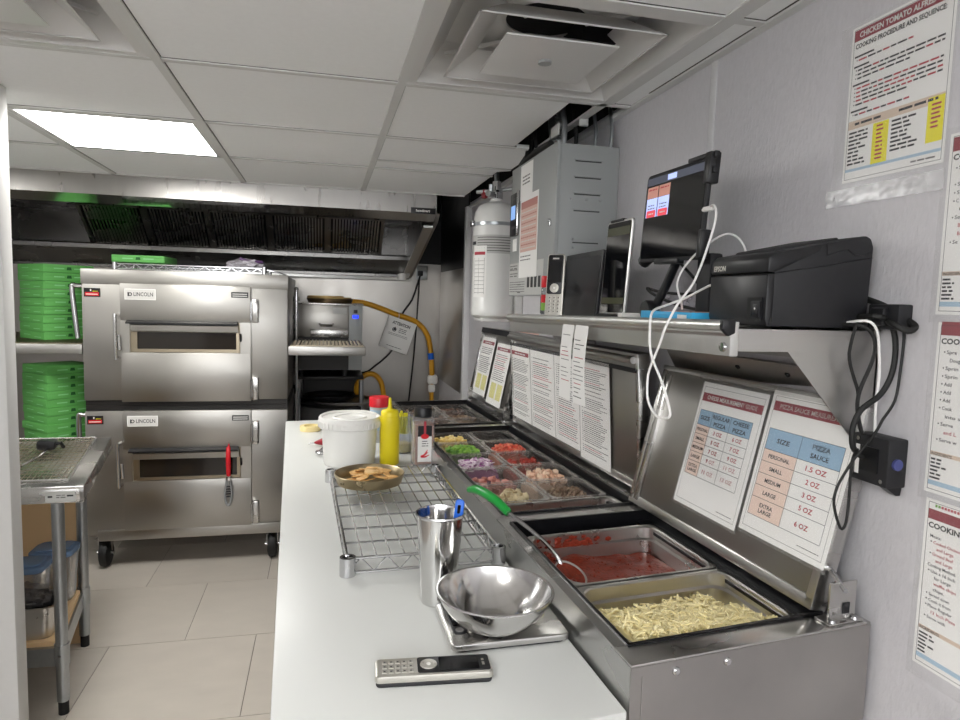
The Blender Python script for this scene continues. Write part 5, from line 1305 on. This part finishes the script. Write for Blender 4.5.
# cords at the near end of the shelf
CB = {'C1': [(.814, .875, 1.50), (.814, .885, 1.453), (.824, .885, 1.419), (.836, .885, 1.392), (.838, .885, 1.369), (.843, .885, 1.338), (.85, .885, 1.322)],
 'C2': [(.815, .92, 1.497), (.83, .88, 1.497), (.85, .876, 1.478), (.857, .88, 1.451), (.846, .88, 1.42), (.835, .88, 1.393), (.833, .88, 1.362), (.846, .88, 1.322)],
 'C3': [(.86, .96, 1.505), (.842, .87, 1.513), (.872, .868, 1.501), (.882, .866, 1.469), (.882, .866, 1.434), (.876, .868, 1.407), (.861, .87, 1.384), (.831, .87, 1.364), (.818, .87, 1.336), (.821, .87, 1.304), (.845, .875, 1.286)],
 'C4': [(.875, .855, 1.505), (.884, .855, 1.492), (.886, .855, 1.47), (.884, .855, 1.426), (.879, .855, 1.381), (.859, .855, 1.351), (.846, .855, 1.329), (.812, .855, 1.29), (.791, .855, 1.259), (.782, .855, 1.24), (.78, .855, 1.216), (.795, .855, 1.178), (.805, .855, 1.187), (.807, .855, 1.231), (.807, .855, 1.284), (.83, .87, 1.30)],
 'CW': [(.825, .93, 1.497), (.83, .875, 1.505), (.85, .872, 1.491), (.861, .875, 1.456), (.865, .875, 1.416), (.863, .875, 1.37), (.866, .875, 1.324)],
 'C5': [(.866, 1.0, 1.56), (.882, .95, 1.545), (.886, .90, 1.53), (.885, .86, 1.512), (.879, .83, 1.499), (.866, .83, 1.492), (.853, .84, 1.500), (.862, .87, 1.508)]}
for k, r, m_, lb in (('C1', .0026, 'rubber', 'leftmost black cord hanging from the shelf end'), ('C2', .0030, 'rubber', 'black cord curving down from the printer to the outlet box'), ('C3', .0046, 'rubber', 'thickest black cord swinging wide beside the shelf bracket'), ('C4', .0023, 'rubber', 'thin black cord with a long loop hanging over the near lid'), ('CW', .0022, 'cordw', 'white cord hanging among the black cords at the shelf end'), ('C5', .0052, 'rubber', 'thick black cord leaving the printer back')):
    tag(MB().tube(CB[k], r, m_, 8, smooth=2).build('electric_cable', origin=CB[k][-1]), lb, 'cord')
t = thing('wall_outlet', 'black outlet block on the wall behind the printer', 'outlet', (.885, .865, 1.47))
part('block', t, lambda m: m.box((.862, .845, 1.492), (.8895, .905, 1.532), 'blackm', .003)); part('plug', t, lambda m: m.box((.850, .862, 1.498), (.862, .89, 1.526), 'black', .003))
t = thing('power_adapter', 'black outlet box screwed to the wall below the shelf bracket', 'adapter', (.875, .868, 1.245))
part('housing', t, lambda m: m.box((.852, .832, 1.245), (.889, .903, 1.322), 'blackm', .003))
part('socket', t, lambda m: m.box((.8500, .850, 1.264), (.852, .884, 1.304), 'gasket'))
part('label_strip', t, lambda m: m.box((.8515, .888, 1.256), (.8521, .896, 1.304), 'paper'))['label'] = 'narrow white label'
for y, zq in ((.892, 1.314), (.842, 1.254)): part('screw', t, lambda m: m.lathe([(.0035, 0), (0, .002)], 'chrome', (.852, y, zq), 10, F=None, axis='x') if False else m.cyl((.8505, y, zq), (.852, y, zq), .0035, 'chrome', 10))
part('round_plug', t, lambda m: m.cyl((.868, .833, 1.283), (.868, .828, 1.283), .009, 'plugblue', 14))
part('clip', t, lambda m: m.prism([(.856, 1.2452), (.886, 1.2452), (.884, 1.232), (.876, 1.232)], 'y', .836, .85, 'black'))

# ------------------------------------------------------------------ electrical panel and tank on the wall
t = thing('electrical_panel', 'grey electrical control cabinet on the wall above the far shelf end', 'electrical panel', (.79, 2.19, 1.54))
EX, EY0, EY1, EZ0, EZ1 = .685, 1.945, 2.435, 1.545, 2.004
part('cabinet', t, lambda m: m.box((EX + .012, EY0, EZ0), (.889, EY1, EZ1), 'panelgrey', .002))
dr = part('door', t, lambda m: m.box((EX, EY0 - .004, EZ0 - .005), (EX + .012, EY1 + .004, EZ1 + .004), 'panelgrey', .002))
for zz in (1.952, 1.902, 1.852, 1.802, 1.705):
    part('louvre', t, lambda m: (m.box((.742, EY0 - .004, zz + .0035), (.833, EY0 + .0005, zz + .008), 'panelgrey', .001), m.box((.745, EY0 - .0008, zz), (.83, EY0 + .0005, zz + .004), 'panelgreyd')))
for x, zz in ((.735, 1.838), (.785, 1.838), (.83, 1.838), (.745, 1.717), (.745, 1.69)): part('screw', t, lambda m: m.cyl((x, EY0 - .002, zz), (x, EY0, zz), .003, 'chrome', 8))
PF = frame((EX - .0005, EY1, EZ0), (0, -1, 0), (0, 0, 1))
def f(m):
    m.F = PF
    m.box((.115, .335, 0), (.255, .455, .0006), 'paper'); m.text('TRAINING', .135, .405, .010, 'ink', .001, w=.09) if False else [m.line(.14, .225, .41 - .012 * k, .005, 'inkg', .001) for k in range(3)]
    m.box((.125, .06, .0007), (.33, .345, .0012), 'paper'); m.rect(.135, .15, .32, .325, .0014, 'orangep'); m.rect(.135, .30, .32, .325, .0015, 'softred')
    rnd = random.Random(4)
    for k in range(11): m.line(.142, .312, .285 - .0125 * k, .004, 'softred' if k % 2 else 'paperg', .0016, rnd=rnd)
    for k in range(2): m.line(.142, .26, .132 - .012 * k, .004, 'inkg', .0014, rnd=rnd)
part('notice_sheet', dr, f)
def f(m):
    m.F = PF; m.box((.012, .215, 0), (.098, .37, .008), 'black', .003); m.rect(.024, .275, .082, .325, .0083, 'lcd'); m.box((.098, .215, 0), (.108, .375, .010), 'chrome', .003)
    for k in range(3): m.rect(.026 + .02 * k, .24, .036 + .02 * k, .250, .0083, 'inkg'); m.rect(.026 + .02 * k, .345, .034 + .02 * k, .352, .0083, 'inkg')
    m.box((.035, .16, 0), (.085, .205, .0008), 'paper')
part('controller', dr, f)['label'] = 'black controller with small blue display'
def f(m):
    m.F = PF; m.box((.0, .0, 0), (.40, .115, .0005), 'label'); rnd = random.Random(8)
    for k in range(3):
        for q in range(2): m.box((.012 + k * .05 - .0, .066 + q * .028 - .06 * (k > 1), .0005), (.05 + k * .05, .07 + q * .028 - .06 * (k > 1), .0008), 'inkg')
    for k in range(4): m.box((.23 + .040 * k, .025, .0005), (.255 + .040 * k, .062, .0012), 'panelgreyd')
    for k in range(5): m.line(.01, .20, .010 + .0085 * k, .003, 'inkg', .0008, rnd=rnd)
    for k in range(3): m.line(.01, .11, .075 + .014 * k, .004, 'inkg', .0008, rnd=rnd)
part('button_row', dr, f)
part('latch', dr, lambda m: (m.cyl((EX - .008, 1.985, 1.775), (EX, 1.985, 1.775), .006, 'chrome', 10), m.box((EX - .006, 1.975, 1.757), (EX, 1.985, 1.775), 'chrome', .001)))
for x, y, r, mm in ((.73, 2.02, .009, 'galv'), (.765, 2.22, .013, 'galv'), (.80, 2.10, .007, 'rubber'), (.835, 2.02, .006, 'galv'), (.865, 1.965, .006, 'galv'), (.745, 2.35, .006, 'rubber'), (.79, 2.30, .010, 'galv')):
    part('conduit', t, lambda m: m.tube([(x, y, 2.0), (x + .004, y, 2.07), (x - .006, y + .02, 2.2), (x, y + .03, 2.40)], r, mm, 10, smooth=1))
part('conduit_coil', t, lambda m: [m.ring((.75 + .004, 2.13, 2.01 + .011 * k), .011, .004, 'galv', 14, 6) for k in range(30)])
part('cable_tag', t, lambda m: (m.box((.715, 2.03, 2.05), (.722, 2.10, 2.085), 'label', .002), m.box((.775, 2.0, 2.075), (.805, 2.012, 2.10), 'label', .003)))
for x, y0, y1, mm in ((.845, 2.68, 2.72, 'blackm'), (.835, 2.55, 2.60, 'panelgrey'), (.845, 2.43, 2.48, 'panelgrey'), (.85, 2.30, 2.36, 'galv')):
    part('lower_conduit', t, lambda m: m.box((x, y0 - .18, 1.475), (.889, y1 - .18, 1.546), mm, .003))
part('top_cable', t, lambda m: m.tube([(.70, 2.05, 2.025), (.70, 2.20, 2.030), (.705, 2.36, 2.022), (.72, 2.44, 2.03), (.76, 2.5, 2.08), (.78, 2.5, 2.2)], .011, 'rubber', 8, smooth=2))
t = thing('suppression_tank', 'white fire suppression tank strapped to the wall by the hood', 'tank', (.775, 3.02, 1.44))
B = (.775, 3.02, 0)
part('cylinder', t, lambda m: m.lathe([(0, 1.44), (.085, 1.44), (.103, 1.452), (.107, 1.475), (.104, 1.482), (.104, 1.885), (.098, 1.925), (.080, 1.955), (.05, 1.972), (.028, 1.978), (.028, 1.99), (0, 1.99)], 'enamel', B, 48))
part('valve', t, lambda m: (m.lathe([(.022, 1.988), (.030, 1.99), (.030, 2.02), (.020, 2.03), (.020, 2.07), (0, 2.07)], 'chrome', B, 16), m.cyl((.775, 3.02, 2.0), (.72, 2.96, 2.005), .014, 'chrome', 10), m.cyl((.70, 3.10, 2.03), (.84, 2.95, 2.03), .009, 'galv', 8), m.cyl((.74, 2.99, 1.99), (.74, 2.985, 2.05), .012, 'galv', 10)))
part('pipe', t, lambda m: m.tube([(.775, 3.02, 2.06), (.775, 3.03, 2.12), (.78, 3.10, 2.3)], .012, 'galv', 10))
part('red_fitting', t, lambda m: m.box((.72, 3.06, 2.0), (.745, 3.10, 2.04), 'dred', .006))['label'] = 'dark red valve fitting'
part('strap', t, lambda m: (m.lathe([(.1045, 1.862), (.1065, 1.863), (.1065, 1.877), (.1045, 1.878)], 'galv', B, 48), m.box((.655, 2.99, 1.858), (.673, 3.03, 1.884), 'chrome', .004)))
def wrap(m, a0, a1, z0, z1, mk, r=.1048, n=16):
    vs = []; fs = []
    for k in range(n + 1):
        a = math.radians(a0 + (a1 - a0) * k / n)
        for z in (z0, z1): vs.append((B[0] + r * math.cos(a), B[1] + r * math.sin(a), z))
    for k in range(n): fs.append((2 * k, 2 * k + 2, 2 * k + 3, 2 * k + 1))
    m.add(vs, fs, mk)
def f(m):
    wrap(m, 170, 340, 1.735, 1.818, 'label'); [wrap(m, 205 , 330, 1.745 + .012 * k, 1.749 + .012 * k, 'inkg', .1052) for k in range(6)]; wrap(m, 178, 200, 1.775, 1.79, 'ink', .1052)
    wrap(m, 190, 235, 1.535, 1.770, 'paper', .1052); wrap(m, 194, 231, 1.728, 1.742, 'inkr', .1055)
    for k in range(9): wrap(m, 195, 229, 1.70 - .018 * k, 1.7015 - .018 * k, 'inkg', .1055)
    for a in (195, 212, 229): wrap(m, a, a + .7, 1.55, 1.715, 'inkg', .1056, 2)
part('label', t, f)
part('wall_bracket', t, lambda m: (m.box((.855, 2.92, 1.46), (.889, 3.12, 1.90), 'enamel', .004), m.box((.70, 2.94, 1.425), (.889, 3.10, 1.44), 'enamel', .003)))
t = thing('wall_notice', 'small pinkish notice on the wall under the white tank', 'notice', (.888, 2.72, 1.36))
NF = frame((.8882, 2.95, 1.30), (0, -1, 0), (0, 0, 1))
part('sheet', t, lambda m: (m.box((0, 0, 0), (.28, .13, .001), 'orangep'), m.rect(.02, .09, .26, .115, .0013, 'inkr'), [m.line(.02, .26, .07 - .014 * k, .005, 'inkr', .0013) for k in range(4)]), F=NF)

# ------------------------------------------------------------------ laminated posters on the right wall
def poster(yl, zb, w, h, label, fn, mg=.009, bot=.012, tilt=0., sleeve_l=0.):
    F = Matrix.Translation((.8885, yl, zb)) @ Matrix.Rotation(tilt, 4, 'X') @ frame((0, 0, 0), (0, -1, 0), (0, 0, 1))
    t = thing('laminated_poster', label, 'poster', (.8885, yl - w / 2, zb))
    def f(m):
        m.F = F; m.box((0, 0, 0), (w, h, .0005), 'paper'); e = .005
        for a in ((e, e, w - e, e + .0007), (e, h - e, w - e, h - e + .0007), (e, e, e + .0007, h - e), (w - e, e, w - e + .0007, h - e)): m.rect(*a, .0007, 'ink')
        fn(m)
    part('sheet', t, f, smooth=0)
    part('clear_sleeve', t, lambda m: m.box((-mg - sleeve_l, -bot, .0014), (w + mg, h + mg, .0017), 'sleeve'), F=F)
    if sleeve_l: part('sealed_edge', t, lambda m: m.addbm(crinkle(-.034, -.040, w + .005, .030), 'crinkle'), F=F)
def crinkle(x0, y0, x1, hh):
    bm = bmesh.new(); n, k = 46, 7; g = []
    for i in range(n + 1):
        for j in range(k + 1):
            p = Vector((x0 + (x1 - x0) * i / n, y0 + hh * j / k, 0)); p.z = .0022 + .0022 * abs(noise.noise(p * 70)) ; g.append(bm.verts.new(p))
    for i in range(n):
        for j in range(k): q = i * (k + 1) + j; bm.faces.new((g[q], g[q + k + 1], g[q + k + 2], g[q + 1]))
    return bm
def p1(m):
    rnd = random.Random(2); w, h = .197, .262
    m.rect(.0057, h - .024, w - .0057, h - .0057, .0006, 'banner'); m.text('CHICKEN TOMATO ALFREDO', w / 2 - .004, h - .0195, .0088, 'paperg', .001, w=.156, align='C', bold=.03)
    m.text('COOKING PROCEDURE AND SEQUENCE:', w / 2 - .003, h - .037, .0076, 'ink', .001, w=.172, align='C', bold=.03)
    y = h - .052
    for grp, ln in ((1, 1), (1, 3), (1, 5), (1, 1)):
        m.line(.009, .009 + .03 * rnd.uniform(.8, 1.4), y, .0030, 'ink', .001, words=False); y -= .0066
        for k in range(ln):
            x = .018
            while x < w - .018:
                wd = rnd.uniform(.006, .018); wd = min(wd, w - .014 - x); m.rect(x, y, x + wd, y + .0029, .001, 'inkr' if rnd.random() < .3 else 'ink'); x += wd + .0025
                if k == ln - 1 and x > w * rnd.uniform(.55, .9): break
            m.rect(.0135, y + .001, .0155, y + .003, .001, 'ink'); y -= .0068
        y -= .0035
    m.rect(.0057, .090, w - .0057, .104, .0006, 'tan'); m.line(.02, .075, .0955, .004, 'ink', .001, rnd=rnd); m.line(.11, .18, .0955, .004, 'ink', .001, rnd=rnd)
    m.rect(.060, .022, .092, .089, .0006, 'yellowp'); m.rect(.163, .034, w - .0057, .101, .0007, 'yellowp')
    for k in range(9): yy = .082 - .0066 * k; m.line(.009, rnd.uniform(.03, .055), yy, .0032, 'ink', .001, rnd=rnd); m.line(.068, .082, yy, .003, 'inkr', .001, rnd=rnd)
    for k in range(8): yy = .082 - .0066 * k; m.line(.098, rnd.uniform(.125, .15), yy, .0032, 'ink', .001, rnd=rnd); (m.line(.170, .186, yy + .006, .003, 'inkr', .001, rnd=rnd) if k < 6 else None)
    m.rect(.0057, .018, w - .0057, .0225, .0008, 'lblue'); m.line(.14, .185, .010, .0025, 'inkg', .001, rnd=rnd)
poster(1.012, 1.742, .197, .262, 'chicken recipe poster with yellow blocks, highest on the right wall', p1, mg=.006, bot=.034, sleeve_l=.018)
def plist(lines, heading, recipes=False, seed=1):
    def fn(m):
        rnd = random.Random(seed); w, h = .2, .262
        yb = h - (.034 if recipes else .026)
        if recipes: m.text('A. B RECIPES', .018, h - .012, .0045, 'inkr', .001, w=.034, bold=.01) if False else [m.rect(.016 + .005 * k, h - .0145, .0195 + .005 * k, h - .0105, .001, 'pepper2' if k < 2 else 'inkr') for k in range(8)]
        m.rect(.0057, yb, w - .0057, yb + (.015 if recipes else .020), .0006, 'banner')
        m.text('COOKING PROCEDURE', .0075, yb - .0125, .0078, 'ink', .001, w=.135, bold=.035)
        y = yb - .027
        for s, c, ind in lines:
            x = .012 + .006 * ind
            if s:
                if ind and s[0] == '-': m.rect(x - .0045, y + .0015, x - .0025, y + .0035, .001, 'ink'); s = s[1:]
                m.text(s, x, y, .0052 if not recipes else .0045, {'r': 'inkr', 'k': 'ink'}[c], .001, w=(.0049 if not recipes else .0037) * len(s) * .82, bold=.01)
            y -= .0118 if not recipes else .0088
        m.rect(.0057, .057, w - .0057, .063, .0006, 'tan'); m.text('INGREDIENTS', .0075, .0575, .0042, 'ink', .001, w=.033, bold=.02)
        for k in range(6): m.line(.0075, rnd.uniform(.022, .034), .050 - .0056 * k, .0028, 'ink', .001, rnd=rnd)
        m.rect(.0057, .012, w - .0057, .019, .0006, 'lblue')
    return fn
poster(.806, 1.518, .2, .262, 'recipe poster with bulleted list, second highest at the right edge', plist([('-S', 'k', 1), ('c', 'k', 2), ('-S', 'k', 1), ('-S', 'k', 1), ('-C', 'k', 1), ('it', 'k', 2), ('-Se', 'k', 1), ('Bo', 'r', 2), ('Bo', 'r', 2), ('-Se', 'k', 1)], '', seed=3))
poster(.799, 1.252, .2, .255, 'recipe poster beginning with Spread, between two others at the right edge', plist([('-Spre', 'k', 1), ('Doug', 'k', 2), ('-Sprin', 'k', 1), ('-Sprin', 'k', 1), ('-Add', 'k', 1), ('-Add', 'k', 1), ('-Add', 'k', 1), ('-Cook', 'k', 1), ('into s', 'k', 2), ('-Serve', 'k', 1), ('and L', 'r', 2), ('-Serve w', 'k', 1)], '', seed=4))
poster(.793, .985, .2, .258, 'recipe poster with meats heading, lowest at the right edge', plist([('Meats:', 'k', 0), ('-Cooked Chicken', 'r', 1), ('and Large', 'r', 2), ('-Ground Beef', 'r', 1), ('and Large', 'r', 2), ('Cooking Method:', 'k', 0), ('-Use a 16 Inch', 'k', 1), ('for Large', 'k', 2), ('waffle chips', 'r', 2), ('chips.', 'k', 2), ('-Spread down', 'k', 1), ('-Cook it from', 'k', 1), ('-Place Regular', 'k', 1), ('12 Inch Pizza', 'r', 2), ('-Serve with', 'k', 1)], '', True, 5), bot=.02)

# ------------------------------------------------------------------ camera, light, colour
cam = bpy.data.cameras.new('camera'); co = bpy.data.objects.new('camera', cam); COL.objects.link(co)
yaw, pit, rol = .233275, .0896566, .0273359
Fv = Vector((math.sin(yaw) * math.cos(pit), math.cos(yaw) * math.cos(pit), -math.sin(pit))); r = Vector((math.cos(yaw), -math.sin(yaw), 0)); u = r.cross(Fv)
r2 = r * math.cos(rol) + u * math.sin(rol); u2 = u * math.cos(rol) - r * math.sin(rol)
co.matrix_world = Matrix(((r2.x, u2.x, -Fv.x, 0), (r2.y, u2.y, -Fv.y, 0), (r2.z, u2.z, -Fv.z, 1.52), (0, 0, 0, 1)))
cam.sensor_width = 36; cam.lens = 36 * 660.04 / 960; cam.clip_start = .02
SC.camera = co
w = bpy.data.worlds.new('added fill'); SC.world = w; w.use_nodes = True
w.node_tree.nodes['Background'].inputs[0].default_value = (.97, .985, 1.0, 1); w.node_tree.nodes['Background'].inputs[1].default_value = 3.0  # bright even surround added as fill through the open rear
vs = SC.view_settings; vs.view_transform = 'Standard'; vs.look = 'None'; vs.gamma = 1; vs.use_curve_mapping = False; vs.exposure = 1.22
SC.cycles.use_denoising = True
SC.cycles.max_bounces = 10; SC.cycles.transparent_max_bounces = 16
SC.cycles.sample_clamp_indirect = 6
